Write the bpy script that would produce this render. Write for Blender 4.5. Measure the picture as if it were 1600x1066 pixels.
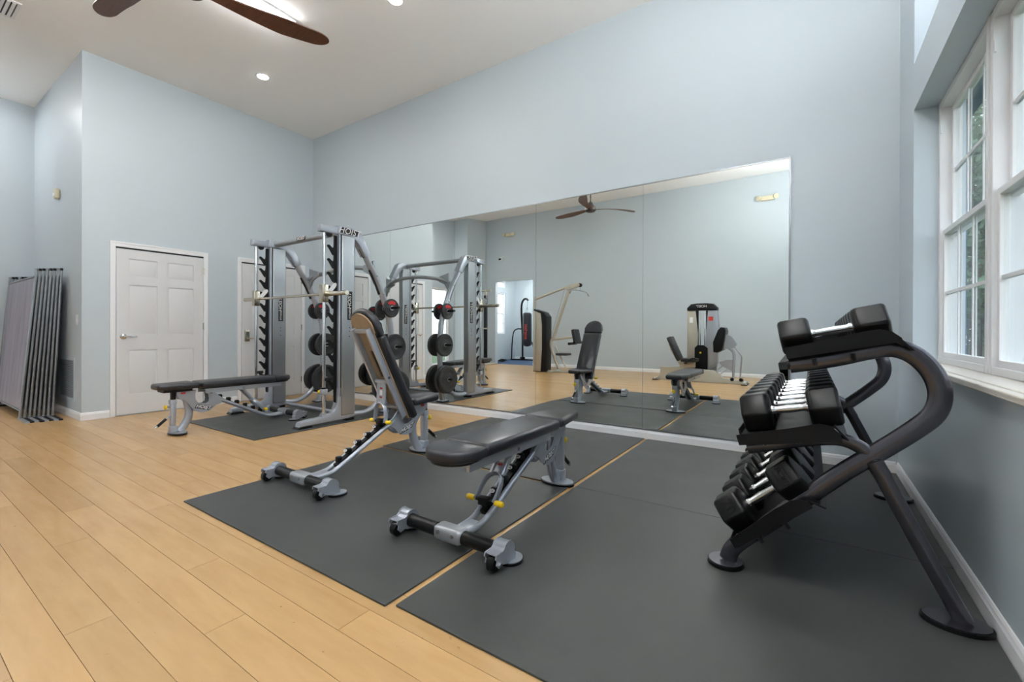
import bpy, bmesh, math, random
from mathutils import Vector, Matrix
random.seed(7)
for o in list(bpy.data.objects): bpy.data.objects.remove(o)
S = bpy.context.scene
COL = S.collection
PI = math.pi
rad = math.radians

# ------------------------------------------------------------------ camera, sky, exposure
f_px, th, v0, CH, u0 = 692.0624, .5897, 518.6126, 1.0496, 802.1882
ro, pt = -.0036, -.0019
R_ = Vector((math.cos(th), math.sin(th), 0)); F_ = Vector((-math.sin(th), math.cos(th), 0)); U_ = Vector((0, 0, 1))
F2 = F_*math.cos(pt)+U_*math.sin(pt); U2 = -F_*math.sin(pt)+U_*math.cos(pt)
R3 = R_*math.cos(ro)-U2*math.sin(ro); U3 = R_*math.sin(ro)+U2*math.cos(ro)
cam = bpy.data.cameras.new('camera'); co = bpy.data.objects.new('camera', cam); COL.objects.link(co)
m = Matrix.Identity(4)
for i in range(3):
    m[i][0] = R3[i]; m[i][1] = U3[i]; m[i][2] = -F2[i]
m[2][3] = CH
co.matrix_world = m
cam.sensor_width = 36; cam.lens = f_px/1600*36
cam.shift_x = (800-u0)/1600; cam.shift_y = (v0-533)/1600
cam.clip_start = .02
S.camera = co
S.view_settings.view_transform = 'Standard'; S.view_settings.look = 'None'
S.view_settings.gamma = 1; S.view_settings.use_curve_mapping = False
S.view_settings.exposure = 0.84

W = bpy.data.worlds.new('sky'); S.world = W; W.use_nodes = True
nt = W.node_tree; nt.nodes.clear()
wo = nt.nodes.new('ShaderNodeOutputWorld'); bg = nt.nodes.new('ShaderNodeBackground')
geo = nt.nodes.new('ShaderNodeTexCoord'); sp = nt.nodes.new('ShaderNodeSeparateXYZ'); rp = nt.nodes.new('ShaderNodeValToRGB')
nt.links.new(geo.outputs['Generated'], sp.inputs[0]); nt.links.new(sp.outputs[2], rp.inputs[0])
rp.color_ramp.elements[0].position = 0.0; rp.color_ramp.elements[0].color = (.93, .96, 1, 1)
rp.color_ramp.elements[1].position = 1.0; rp.color_ramp.elements[1].color = (.72, .84, 1, 1)
nt.links.new(rp.outputs[0], bg.inputs[0]); bg.inputs[1].default_value = 1.7
nt.links.new(bg.outputs[0], wo.inputs[0])

LAMP = 24.0          # emission of the fluorescent diffusers
SPOT = 60.0         # emission of the recessed downlights

# ------------------------------------------------------------------ materials
def lin(c):
    return tuple(((x/255)/12.92 if x/255 <= .04045 else ((x/255+.055)/1.055)**2.4) for x in c)+(1,)
def mat(name, rgb, rough=.5, metal=0, noise=0, nscale=20, bump=0, bscale=60, coat=0, emit=0, rrough=0, stretch=None, island=0, spec=None):
    M = bpy.data.materials.new(name); M.use_nodes = True
    n = M.node_tree; b = n.nodes['Principled BSDF']
    c = lin(rgb); b.inputs['Base Color'].default_value = c
    b.inputs['Roughness'].default_value = rough; b.inputs['Metallic'].default_value = metal
    if spec is not None: b.inputs['Specular IOR Level'].default_value = spec
    if coat: b.inputs['Coat Weight'].default_value = coat; b.inputs['Coat Roughness'].default_value = .12
    if emit:
        b.inputs['Emission Color'].default_value = c; b.inputs['Emission Strength'].default_value = emit
    tc = n.nodes.new('ShaderNodeTexCoord'); src = tc.outputs['Object']
    if stretch:
        mp = n.nodes.new('ShaderNodeMapping'); mp.inputs['Scale'].default_value = stretch
        n.links.new(src, mp.inputs[0]); src = mp.outputs[0]
    if noise or rrough:
        t = n.nodes.new('ShaderNodeTexNoise'); t.inputs['Scale'].default_value = nscale; t.inputs['Detail'].default_value = 5
        n.links.new(src, t.inputs['Vector'])
        if noise:
            h = n.nodes.new('ShaderNodeMapRange'); h.inputs[1].default_value = .3; h.inputs[2].default_value = .7
            h.inputs[3].default_value = 1-noise; h.inputs[4].default_value = 1+noise
            n.links.new(t.outputs['Fac'], h.inputs[0])
            mx = n.nodes.new('ShaderNodeVectorMath'); mx.operation = 'SCALE'; mx.inputs[0].default_value = c[:3]
            n.links.new(h.outputs[0], mx.inputs['Scale']); n.links.new(mx.outputs[0], b.inputs['Base Color'])
        if rrough:
            h2 = n.nodes.new('ShaderNodeMapRange'); h2.inputs[1].default_value = .3; h2.inputs[2].default_value = .7
            h2.inputs[3].default_value = rough-rrough; h2.inputs[4].default_value = rough+rrough
            n.links.new(t.outputs['Fac'], h2.inputs[0]); n.links.new(h2.outputs[0], b.inputs['Roughness'])
    if bump:
        t2 = n.nodes.new('ShaderNodeTexNoise'); t2.inputs['Scale'].default_value = bscale; t2.inputs['Detail'].default_value = 4
        n.links.new(src, t2.inputs['Vector'])
        bp = n.nodes.new('ShaderNodeBump'); bp.inputs['Strength'].default_value = bump; bp.inputs['Distance'].default_value = .004
        n.links.new(t2.outputs['Fac'], bp.inputs['Height']); n.links.new(bp.outputs[0], b.inputs['Normal'])
    return M
M_wall = mat('wall_paint', (191, 201, 207), .42, bump=.12, bscale=180)
M_wallr = mat('right_wall_paint', (194, 206, 214), .28, bump=.06, bscale=14)
M_ceil = mat('ceiling_paint', (249, 249, 248), .9, bump=.5, bscale=140)
M_trim = mat('white_trim', (236, 237, 239), .35)
M_door = mat('door_paint', (216, 217, 218), .42)
M_silver = mat('silver_paint', (172, 177, 186), .33, .55, noise=.03, nscale=300)
M_silver2 = mat('silver_grey_paint', (160, 164, 168), .36, .5, noise=.03, nscale=200)
M_alu = mat('brushed_aluminium', (158, 161, 164), .3, .85, noise=.04, nscale=30, stretch=(30, 30, 1))
M_chrome = mat('chrome', (215, 216, 218), .12, 1)
M_nickel = mat('warm_nickel', (196, 188, 172), .25, 1)
M_gun = mat('gunmetal_paint', (78, 77, 84), .26, .75, noise=.05, nscale=400, coat=.4)
M_black = mat('black_plastic', (16, 16, 18), .38, spec=.35)
M_tray = mat('black_powder_coat', (13, 13, 15), .5, spec=.25, noise=.05, nscale=200)
M_rub = mat('black_rubber_foam', (12, 12, 13), .34, spec=.3)
M_hex = mat('black_urethane', (17, 17, 18), .34, bump=.05, bscale=200, spec=.3)
M_plate = mat('plate_rubber', (40, 42, 45), .5, bump=.1, bscale=150)
M_vinyl = mat('black_vinyl', (30, 31, 37), .36, bump=.15, bscale=260, coat=.15)
M_wood_ply = mat('plywood_backing', (160, 136, 108), .6, noise=.08, nscale=12)
M_yel = mat('yellow_plastic', (240, 200, 20), .4)
M_white = mat('white_decal', (232, 232, 230), .5)
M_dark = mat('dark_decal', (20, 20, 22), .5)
M_redd = mat('red_decal', (190, 50, 40), .5)
M_redp = mat('red_insert', (190, 30, 35), .45)
M_fabric = mat('grey_satin_fabric', (152, 146, 158), .4, .25, noise=.22, nscale=3, stretch=(3, 3, .35), bump=.5, bscale=6)
M_fan = mat('walnut_fan', (92, 58, 42), .38, noise=.22, nscale=9, stretch=(1, 6, 1))
M_fanm = mat('fan_hub_bronze', (70, 62, 58), .4, .3)
M_blue = mat('blue_stucco', (88, 118, 148), .8, bump=.2, bscale=60)
M_carpet = mat('blue_rubber_floor', (42, 66, 96), .75, noise=.1, nscale=60)
M_grille = mat('grille_paint', (128, 138, 142), .5)
M_cream = mat('cream_plastic', (214, 205, 178), .5)
M_beige = mat('warm_silver_paint', (188, 182, 168), .36, .45)
M_grass = mat('lawn', (66, 86, 48), .9, noise=.35, nscale=6)
M_fence = mat('black_fence', (34, 38, 48), .5)
M_bark = mat('bark', (96, 80, 66), .9, noise=.2, nscale=10)
M_leaf = [mat('leaf_'+n, c, .7, noise=.35, nscale=1.5) for n, c in (('olive', (106, 122, 86)), ('green', (90, 114, 86)), ('pale', (134, 146, 112)))]
M_stone = mat('sill_stone', (222, 216, 206), .3, noise=.04, nscale=25)
M_lamp = mat('lamp_diffuser', (251, 250, 250), .5, emit=LAMP)
M_up = mat('fill_uplight_diffuser', (252, 251, 250), .5, emit=LAMP*3.4)  # glow of the added hanging uplights, brightens the ceiling
M_spot = mat('downlight_lens', (255, 248, 236), .5, emit=SPOT)
M_mirror = mat('mirror_glass', (247, 251, 249), 0, 1)
M_back = mat('mirror_backing', (90, 98, 96), .5)

def floor_mat():
    M = mat('maple_planks', (216, 178, 128), .27)
    n = M.node_tree; b = n.nodes['Principled BSDF']
    g = n.nodes.new('ShaderNodeNewGeometry'); oi = n.nodes.new('ShaderNodeObjectInfo')
    mp = n.nodes.new('ShaderNodeMapping'); mp.inputs['Scale'].default_value = (.8, 5, 1)
    ad = n.nodes.new('ShaderNodeVectorMath'); ad.operation = 'ADD'
    cm = n.nodes.new('ShaderNodeCombineXYZ'); ml = n.nodes.new('ShaderNodeMath'); ml.operation = 'MULTIPLY'; ml.inputs[1].default_value = 37
    n.links.new(oi.outputs['Random'], ml.inputs[0]); n.links.new(ml.outputs[0], cm.inputs[0]); n.links.new(ml.outputs[0], cm.inputs[2])
    n.links.new(g.outputs['Position'], ad.inputs[0]); n.links.new(cm.outputs[0], ad.inputs[1]); n.links.new(ad.outputs[0], mp.inputs[0])
    t = n.nodes.new('ShaderNodeTexNoise'); t.inputs['Scale'].default_value = 3.2; t.inputs['Detail'].default_value = 7; t.inputs['Roughness'].default_value = .6
    n.links.new(mp.outputs[0], t.inputs['Vector'])
    cr = n.nodes.new('ShaderNodeValToRGB'); e = cr.color_ramp.elements
    e[0].position = .1; e[0].color = lin((178, 138, 89)); e[1].position = .9; e[1].color = lin((199, 163, 115))
    n.links.new(t.outputs['Fac'], cr.inputs[0])
    # per-plank tone
    mr = n.nodes.new('ShaderNodeMapRange'); mr.inputs[3].default_value = .90; mr.inputs[4].default_value = 1.04
    n.links.new(oi.outputs['Random'], mr.inputs[0])
    sc = n.nodes.new('ShaderNodeVectorMath'); sc.operation = 'SCALE'
    n.links.new(cr.outputs[0], sc.inputs[0]); n.links.new(mr.outputs[0], sc.inputs['Scale'])
    # small dark nicks and smudges
    t3 = n.nodes.new('ShaderNodeTexNoise'); t3.inputs['Scale'].default_value = 40; t3.inputs['Detail'].default_value = 2
    n.links.new(g.outputs['Position'], t3.inputs['Vector'])
    r3 = n.nodes.new('ShaderNodeMapRange'); r3.inputs[1].default_value = .73; r3.inputs[2].default_value = .80; r3.inputs[3].default_value = 0; r3.inputs[4].default_value = .6
    n.links.new(t3.outputs['Fac'], r3.inputs[0])
    mx = n.nodes.new('ShaderNodeMix'); mx.data_type = 'RGBA'
    n.links.new(r3.outputs[0], mx.inputs[0]); n.links.new(sc.outputs[0], mx.inputs[6]); mx.inputs[7].default_value = lin((96, 66, 44))
    n.links.new(mx.outputs[2], b.inputs['Base Color'])
    t2 = n.nodes.new('ShaderNodeTexNoise'); t2.inputs['Scale'].default_value = 1.3; t2.inputs['Detail'].default_value = 6
    n.links.new(g.outputs['Position'], t2.inputs['Vector'])
    r2 = n.nodes.new('ShaderNodeMapRange'); r2.inputs[1].default_value = .3; r2.inputs[2].default_value = .7; r2.inputs[3].default_value = .2; r2.inputs[4].default_value = .3
    return M
M_floor = floor_mat()
def rubber_mat():
    M = mat('rubber_mat', (58, 60, 59), .42)
    n = M.node_tree; b = n.nodes['Principled BSDF']; g = n.nodes.new('ShaderNodeNewGeometry')
    t = n.nodes.new('ShaderNodeTexNoise'); t.inputs['Scale'].default_value = 2.2; t.inputs['Detail'].default_value = 8; t.inputs['Roughness'].default_value = .65
    n.links.new(g.outputs['Position'], t.inputs['Vector'])
    cr = n.nodes.new('ShaderNodeValToRGB'); e = cr.color_ramp.elements
    e[0].position = .3; e[0].color = lin((50, 52, 51)); e[1].position = .75; e[1].color = lin((72, 74, 72))
    n.links.new(t.outputs['Fac'], cr.inputs[0]); n.links.new(cr.outputs[0], b.inputs['Base Color'])
    r = n.nodes.new('ShaderNodeMapRange'); r.inputs[1].default_value = .3; r.inputs[2].default_value = .7; r.inputs[3].default_value = .36; r.inputs[4].default_value = .52
    n.links.new(t.outputs['Fac'], r.inputs[0]); n.links.new(r.outputs[0], b.inputs['Roughness'])
    t2 = n.nodes.new('ShaderNodeTexNoise'); t2.inputs['Scale'].default_value = 420; t2.inputs['Detail'].default_value = 2
    n.links.new(g.outputs['Position'], t2.inputs['Vector'])
    bp = n.nodes.new('ShaderNodeBump'); bp.inputs['Strength'].default_value = .35; bp.inputs['Distance'].default_value = .002
    n.links.new(t2.outputs['Fac'], bp.inputs['Height']); n.links.new(bp.outputs[0], b.inputs['Normal'])
    return M
M_mat = rubber_mat()
def glass_mat():
    M = bpy.data.materials.new('window_glass'); M.use_nodes = True; n = M.node_tree; n.nodes.clear()
    o = n.nodes.new('ShaderNodeOutputMaterial'); mx = n.nodes.new('ShaderNodeMixShader'); t = n.nodes.new('ShaderNodeBsdfTransparent')
    g = n.nodes.new('ShaderNodeBsdfGlossy'); g.inputs['Roughness'].default_value = .01; lw = n.nodes.new('ShaderNodeLayerWeight'); lw.inputs[0].default_value = .5
    pw = n.nodes.new('ShaderNodeMath'); pw.operation = 'POWER'; pw.inputs[1].default_value = 5; fr = n.nodes.new('ShaderNodeMath'); fr.operation = 'MULTIPLY_ADD'; fr.inputs[1].default_value = .6; fr.inputs[2].default_value = .025
    n.links.new(lw.outputs['Facing'], pw.inputs[0]); n.links.new(pw.outputs[0], fr.inputs[0])
    t.inputs[0].default_value = (.95, .97, .97, 1)
    n.links.new(fr.outputs[0], mx.inputs[0]); n.links.new(t.outputs[0], mx.inputs[1]); n.links.new(g.outputs[0], mx.inputs[2]); n.links.new(mx.outputs[0], o.inputs[0])
    return M
M_glass = glass_mat()

# ------------------------------------------------------------------ object helpers
def tag(o, label=None, cat=None, group=None, kind=None):
    if label: o['label'] = label
    if cat: o['category'] = cat
    if group: o['group'] = group
    if kind: o['kind'] = kind
    return o
def empty(name, loc=(0, 0, 0), label=None, cat=None, group=None, kind=None, parent=None):
    o = bpy.data.objects.new(name, None); COL.objects.link(o); o.location = loc; o.empty_display_size = .1
    if parent: o.parent = parent
    return tag(o, label, cat, group, kind)
def origin(p):
    v = Vector((0, 0, 0))
    while p: v += p.location; p = p.parent
    return v
def frame_of(d):
    d = d.normalized(); a = Vector((0, 0, 1)) if abs(d.z) < .95 else Vector((1, 0, 0))
    s = d.cross(a).normalized(); return s, s.cross(d).normalized()
def smooth_path(pts, k=5):
    P = [Vector(p) for p in pts]
    if k <= 1 or len(P) < 3: return P
    Q = [2*P[0]-P[1]]+P+[2*P[-1]-P[-2]]; out = []
    for i in range(1, len(Q)-2):
        a, b, c, d = Q[i-1:i+3]
        for j in range(k):
            t = j/k
            out.append(.5*((2*b)+(c-a)*t+(2*a-5*b+4*c-d)*t*t+(3*b-a-3*c+d)*t**3))
    out.append(P[-1]); return out
class G:
    """collects geometry for ONE mesh object"""
    def __init__(s): s.v = []; s.f = []; s.sharp = 35
    def add(s, vs, fs):
        n = len(s.v); s.v += [Vector(v) for v in vs]; s.f += [[i+n for i in f] for f in fs]; return s
    def box(s, a, b, M=None):
        x0, y0, z0 = a; x1, y1, z1 = b
        vs = [Vector(p) for p in ((x0,y0,z0),(x1,y0,z0),(x1,y1,z0),(x0,y1,z0),(x0,y0,z1),(x1,y0,z1),(x1,y1,z1),(x0,y1,z1))]
        if M: vs = [M @ v for v in vs]
        return s.add(vs, [(0,3,2,1),(4,5,6,7),(0,1,5,4),(1,2,6,5),(2,3,7,6),(3,0,4,7)])
    def rbox(s, a, b, r=.01, seg=3, M=None, taper=None):
        bm = bmesh.new(); bmesh.ops.create_cube(bm, size=1)
        for v in bm.verts:
            v.co = Vector([a[i]+(b[i]-a[i])*(v.co[i]+.5) for i in range(3)])
            if taper: v.co = Vector(taper(v.co))
        bmesh.ops.bevel(bm, geom=bm.edges[:], offset=r, segments=seg, profile=.5, affect='EDGES')
        bm.verts.index_update()
        vs = [(M @ v.co) if M else v.co.copy() for v in bm.verts]; fs = [[v.index for v in f.verts] for f in bm.faces]; bm.free()
        return s.add(vs, fs)
    def tube(s, pts, r, n=12, k=5, ry=None, up=None, cap=True):
        P = smooth_path(pts, k); N = len(P); rings = []
        d0 = (P[1]-P[0]).normalized()
        if up is not None:
            u = Vector(up); sd = d0.cross(u).normalized(); u = sd.cross(d0).normalized()
        else: sd, u = frame_of(d0)
        for i in range(N):
            d = (P[min(i+1, N-1)]-P[max(i-1, 0)]).normalized()
            sd = (sd-d*sd.dot(d)).normalized(); u = sd.cross(d).normalized()
            rr = r(i/(N-1)) if callable(r) else r; r2 = ry if ry else rr
            rings.append([P[i]+sd*math.cos(2*PI*j/n)*rr+u*math.sin(2*PI*j/n)*r2 for j in range(n)])
        vs = [v for rg in rings for v in rg]; fs = []
        for i in range(N-1):
            for j in range(n): a = i*n+j; b = i*n+(j+1) % n; fs.append((a, b, b+n, a+n))
        if cap: fs += [tuple(range(n))[::-1], tuple(range((N-1)*n, N*n))]
        return s.add(vs, fs)
    def cyl(s, a, b, r, n=16, r2=None):
        a = Vector(a); b = Vector(b); sd, u = frame_of(b-a); r2 = r if r2 is None else r2
        vs = [a+(sd*math.cos(2*PI*j/n)+u*math.sin(2*PI*j/n))*r for j in range(n)]+[b+(sd*math.cos(2*PI*j/n)+u*math.sin(2*PI*j/n))*r2 for j in range(n)]
        fs = [(j, (j+1) % n, n+(j+1) % n, n+j) for j in range(n)]+[tuple(range(n))[::-1], tuple(range(n, 2*n))]
        return s.add(vs, fs)
    def lathe(s, prof, c, axis, n=32):
        """prof [(r, t)] revolved about axis through c"""
        c = Vector(c); d = Vector(axis).normalized(); sd, u = frame_of(d); vs = []; fs = []
        for r, t in prof: vs += [c+d*t+(sd*math.cos(2*PI*j/n)+u*math.sin(2*PI*j/n))*r for j in range(n)]
        for i in range(len(prof)-1):
            for j in range(n): a = i*n+j; b = i*n+(j+1) % n; fs.append((a, b, b+n, a+n))
        fs += [tuple(range(n))[::-1], tuple(range((len(prof)-1)*n, len(prof)*n))]
        return s.add(vs, fs)
    def prism(s, poly, a, b, plane='yz', M=None, bev=0):
        """poly extruded along the remaining axis from a to b"""
        def P(p, t): return {'yz': (t, p[0], p[1]), 'xz': (p[0], t, p[1]), 'xy': (p[0], p[1], t)}[plane]
        n = len(poly); vs = [Vector(P(p, a)) for p in poly]+[Vector(P(p, b)) for p in poly]
        if M: vs = [M @ v for v in vs]
        fs = [tuple(range(n)), tuple(range(n, 2*n))[::-1]]+[(j, n+j, n+(j+1) % n, (j+1) % n) for j in range(n)]
        if not bev: return s.add(vs, fs)
        bm = bmesh.new(); V = [bm.verts.new(v) for v in vs]
        for f in fs: bm.faces.new([V[i] for i in f])
        bmesh.ops.recalc_face_normals(bm, faces=bm.faces[:])
        es = [e for e in bm.edges if len(e.link_faces) == 2 and (len(e.link_faces[0].verts) == n or len(e.link_faces[1].verts) == n)]
        bmesh.ops.bevel(bm, geom=es, offset=bev, segments=2, profile=.5, affect='EDGES'); bm.verts.index_update()
        vs = [v.co.copy() for v in bm.verts]; fs = [[v.index for v in f.verts] for f in bm.faces]; bm.free()
        return s.add(vs, fs)
    def build(s, name, material, parent=None, kind=None, label=None, bevel=0, local=False, recalc=True):
        me = bpy.data.meshes.new(name); off = origin(parent) if (parent and not local) else Vector((0, 0, 0))
        me.from_pydata([v-off for v in s.v], [], s.f)
        if recalc:
            bm = bmesh.new(); bm.from_mesh(me); bmesh.ops.recalc_face_normals(bm, faces=bm.faces[:]); bm.to_mesh(me); bm.free()
        me.shade_smooth(); me.set_sharp_from_angle(angle=rad(s.sharp))
        me.materials.append(material)
        o = bpy.data.objects.new(name, me); COL.objects.link(o)
        if parent: o.parent = parent
        if kind: o['kind'] = kind
        if label: o['label'] = label
        if bevel:
            b = o.modifiers.new('bevel', 'BEVEL'); b.width = bevel; b.segments = 2; b.limit_method = 'ANGLE'
        return o
def text(name, s, size, M, material, parent, extrude=.0006, bold=0, shear=0, space=1):
    cu = bpy.data.curves.new('t', 'FONT'); cu.body = s; cu.size = size; cu.extrude = extrude; cu.offset = bold; cu.shear = shear
    cu.align_x = 'CENTER'; cu.align_y = 'CENTER'; cu.space_character = space; cu.resolution_u = 3
    t = bpy.data.objects.new('t', cu); COL.objects.link(t)
    me = bpy.data.meshes.new_from_object(t); bpy.data.objects.remove(t); bpy.data.curves.remove(cu)
    me.transform(M); me.name = name; me.materials.clear(); me.materials.append(material)
    off = origin(parent)
    me.transform(Matrix.Translation(-off))
    o = bpy.data.objects.new(name, me); COL.objects.link(o); o.parent = parent
    return o
def TM(loc, x, y):
    """matrix placing text: local x along x, local y along y"""
    x = Vector(x).normalized(); y = Vector(y).normalized(); z = x.cross(y)
    M = Matrix.Identity(4)
    for i in range(3): M[i][0] = x[i]; M[i][1] = y[i]; M[i][2] = z[i]; M[i][3] = loc[i]
    return M
def copy_tree(o, parent=None):
    c = o.copy(); COL.objects.link(c)
    if parent: c.parent = parent
    for ch in list(o.children): copy_tree(ch, c)
    return c
def arc(cx, cy, r, a0, a1, n=8): return [(cx+r*math.cos(rad(a0+(a1-a0)*i/n)), cy+r*math.sin(rad(a0+(a1-a0)*i/n))) for i in range(n+1)]

# ------------------------------------------------------------------ the room
XL, XR, XA, YF, YC, YB, HC = -6.95, .5485, -9.33, 4.3157, 1.47, -2.83, 4.258
HB = 4.62
fl = empty('floor', (0, 0, 0), kind='structure')
G().box((XA-.1, YB-.1, -.12), (XR+.1, YF+.1, -.006)).build('underlay', mat('underlay', (70, 48, 30), .9), fl)
known = {2: -3.02, 4: -2.252, 5: -1.369, 1: -2.12, 3: -1.73}
pit = .1358; PL = 1.82
for r in range(-23, 30):
    y0 = .268+pit*r; y1 = y0+pit
    if y0 > YF or y1 < YB: continue
    y0c, y1c = max(y0, YB), min(y1, YF)
    xl = XA if y0 < YC-.05 else XL
    x = known.get(r, -1.5-((r*0.731) % 1)*PL)
    while x > xl: x -= PL
    while x < XR:
        a, b = max(x, xl), min(x+PL, XR)
        if b-a > .02: G().box((a+.0009, y0c+.0009, -.006), (b-.0009, y1c-.0009, 0)).build('plank', M_floor, fl)
        x += PL
def struct(g, name, m, bevel=0): return g.build(name, m, kind='structure', bevel=bevel)
T = .14
struct(G().box((XL-.02, YF, -.05), (XR+.3, YF+T, HC+.1)), 'wall_front', M_wall)
struct(G().box((XL-T, YC, -.05), (XL, YF+T, HC+.1)), 'wall_left', M_wall)
struct(G().box((XA-T, YC, -.05), (XL-T, YC+T, HC+.1)), 'wall_alcove', M_wall)
# far-left wall with a glazed door opening
wf = G(); dy0, dy1, dz1 = -1.72, -.92, 2.35
wf.box((XA-T, YB-T, -.05), (XA, dy0, HB+.1)).box((XA-T, dy1, -.05), (XA, YC, HB+.1)).box((XA-T, dy0, dz1), (XA, dy1, HB+.1))
struct(wf, 'wall_far_left', M_wall)
# back wall with a wide opening to the second room, and a block in its corner
OX0, OX1, OZ = -8.36, -6.95, 2.62
wb = G().box((XA, YB-T, -.05), (OX0, YB, HB+.1)).box((OX1, YB-T, -.05), (XR, YB, HB+.1)).box((OX0, YB-T, OZ), (OX1, YB, HB+.1))
struct(wb, 'wall_back', M_wall)
struct(G().box((XA, YB, 0), (-8.75, -1.9, HB+.05)), 'wall_corner_block', M_wall)
# right wall with window openings
WY = [(1.90, 3.78), (-2.2, -.3)]  # second opening lies unseen behind the camera, added for more daylight
zs, zh, zt0, zt1 = .865, 2.47, 2.765, 3.95
wr = G(); ys = [YB-T, WY[1][0], WY[1][1], WY[0][0], WY[0][1], YF+T]
TW = .24
for i in range(5):
    a, b = ys[i], ys[i+1]
    if i in (1, 3):
        for z0, z1 in ((-.05, zs-.03), (zh, zt0), (zt1, HB+.1)): wr.box((XR, a, z0), (XR+TW, b, z1))
    else: wr.box((XR, a, -.05), (XR+TW, b, HB+.1))
struct(wr, 'wall_right', M_wallr)
# ceiling: flat over the front of the room, rising gently to the back wall
cg = G()
cg.prism([(YF+T, HC), (.3, HC), (YB-T, HB), (YB-T, HB+.1), (.3, HC+.1), (YF+T, HC+.1)], XA-T, XR+TW, 'yz')
struct(cg, 'ceiling', M_ceil)
def baseboard(name, a, b, nrm):
    """profiled skirting from a to b, nrm towards the room"""
    a = Vector((a[0], a[1], 0)); b = Vector((b[0], b[1], 0)); nn = Vector((nrm[0], nrm[1], 0))
    pr = [(0, 0), (.014, 0), (.014, .062), (.010, .070), (.009, .078), (.004, .086), (0, .088)]
    vs = [p+nn*x+Vector((0, 0, z)) for p in (a, b) for x, z in pr]; n = len(pr)
    g = G().add(vs, [tuple(range(n)), tuple(range(n, 2*n))[::-1]]+[(j, (j+1) % n, n+(j+1) % n, n+j) for j in range(n)]); g.sharp = 20
    return struct(g, name, M_trim)
baseboard('baseboard_front', (XL+.014, YF), (XR-.014, YF), (0, -1))
baseboard('baseboard_right', (XR, YB), (XR, YF), (-1, 0))
baseboard('baseboard_left', (XL, YC-.014), (XL, 1.713), (1, 0))
baseboard('baseboard_left', (XL, 2.752), (XL, 3.131), (1, 0))
baseboard('baseboard_left', (XL, 4.17), (XL, YF), (1, 0))
baseboard('baseboard_alcove', (XA+.014, YC), (XL, YC), (0, -1))
baseboard('baseboard_far_left', (XA, dy1), (XA, YC), (1, 0))
baseboard('baseboard_back', (OX1+.01, YB), (XR-.014, YB), (0, 1))

# ---- six-panel doors
def door(name, y0, y1, kind):
    h = 2.03; root = empty(name, (XL, y0, 0), kind='structure')
    cw = .058
    cz = h+.035
    g = G()
    for a, b, z0, z1 in ((y0-cw, y0-.006, .0, cz+cw-.01), (y1+.006, y1+cw, .0, cz+cw-.01), (y0-.006, y1+.006, cz-.012, cz+cw-.01)):
        g.box((XL, a, z0), (XL+.016, b, z1))
    g.box((XL+.016, y0-cw, 0), (XL+.021, y0-cw+.02, cz+cw-.01)).box((XL+.016, y1+cw-.02, 0), (XL+.021, y1+cw, cz+cw-.01)).box((XL+.016, y0-cw+.02, cz+cw-.03), (XL+.021, y1+cw-.02, cz+cw-.01))
    g.build('door_casing', M_trim, root, bevel=.002)
    G().box((XL+.0005, y0-.006, cz-.03), (XL+.003, y1+.006, cz-.012)).build('head_gap', M_dark, root)
    w = y1-y0; xs = [0, .115, .115+(w-.345)/2, .23+(w-.345)/2, w-.115, w]
    zr = [.012, .25, .80, .98, 1.60, 1.70, 1.92, h]
    leaf = G(); X0, X1, XM = XL+.002, XL+.012, XL+.004
    leaf.box((X0, y0+.001, zr[0]), (XM, y1-.001, h))
    for a, b in ((xs[0]+.001, xs[1]), (xs[2], xs[3]), (xs[4], xs[5]-.001)): leaf.box((XM, y0+a, zr[0]), (X1, y0+b, h))
    for a, b in ((xs[1], xs[2]), (xs[3], xs[4])):
        for z0, z1 in ((zr[0], zr[1]), (zr[2], zr[3]), (zr[4], zr[5]), (zr[6], zr[7])): leaf.box((XM, y0+a, z0), (X1, y0+b, z1))
    lf = leaf.build('door_leaf', M_door, root)
    for a, b in ((xs[1], xs[2]), (xs[3], xs[4])):
        for z0, z1 in ((zr[1], zr[2]), (zr[3], zr[4]), (zr[5], zr[6])):
            i = .012; j = .036
            A = [(y0+a+i, z0+i), (y0+b-i, z0+i), (y0+b-i, z1-i), (y0+a+i, z1-i)]; B = [(y0+a+j, z0+j), (y0+b-j, z0+j), (y0+b-j, z1-j), (y0+a+j, z1-j)]
            vs = [(XM, *p) for p in A]+[(XL+.0105, *p) for p in B]
            G().add(vs, [(3, 2, 1, 0), (4, 5, 6, 7)]+[(k, (k+1) % 4, 4+(k+1) % 4, 4+k) for k in range(4)]).build('panel', M_door, lf)
    for z in (.25, 1.1, 1.85):
        G().box((XL+.013, y1-.006, z-.045), (XL+.019, y1+.008, z+.045)).cyl((XL+.02, y1+.001, z-.045), (XL+.02, y1+.001, z+.045), .006, 8).build('hinge', M_nickel, root)
    hz = .965; hy = y0+.065
    if kind == 1:
        G().lathe([(.0, 0), (.033, 0), (.033, .008), (.024, .014), (.013, .02), (.012, .045)], (X1, hy, hz), (1, 0, 0), 20).build('rose', M_chrome, root)
        G().tube([(X1+.05, hy-.005, hz), (X1+.054, hy+.03, hz+.002), (X1+.052, hy+.075, hz-.004), (X1+.046, hy+.12, hz+.002)], .009, 10).build('lever_handle', M_chrome, root)
    else:
        G().rbox((X1, hy-.035, hz-.085), (X1+.03, hy+.035, hz+.085), .008, 2).build('keypad_lock', M_nickel, root)
        G().box((X1+.03, hy-.02, hz+.0), (X1+.032, hy+.02, hz+.06)).build('keypad', M_back, root)
        G().cyl((X1+.03, hy, hz-.04), (X1+.05, hy, hz-.04), .015, 12).tube([(X1+.05, hy, hz-.04), (X1+.055, hy+.05, hz-.04), (X1+.05, hy+.12, hz-.035)], .008, 8).build('lever_handle', M_nickel, root)
door('door_1', 1.772, 2.69, 1)
door('door_2', 3.192, 4.106, 2)

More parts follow.
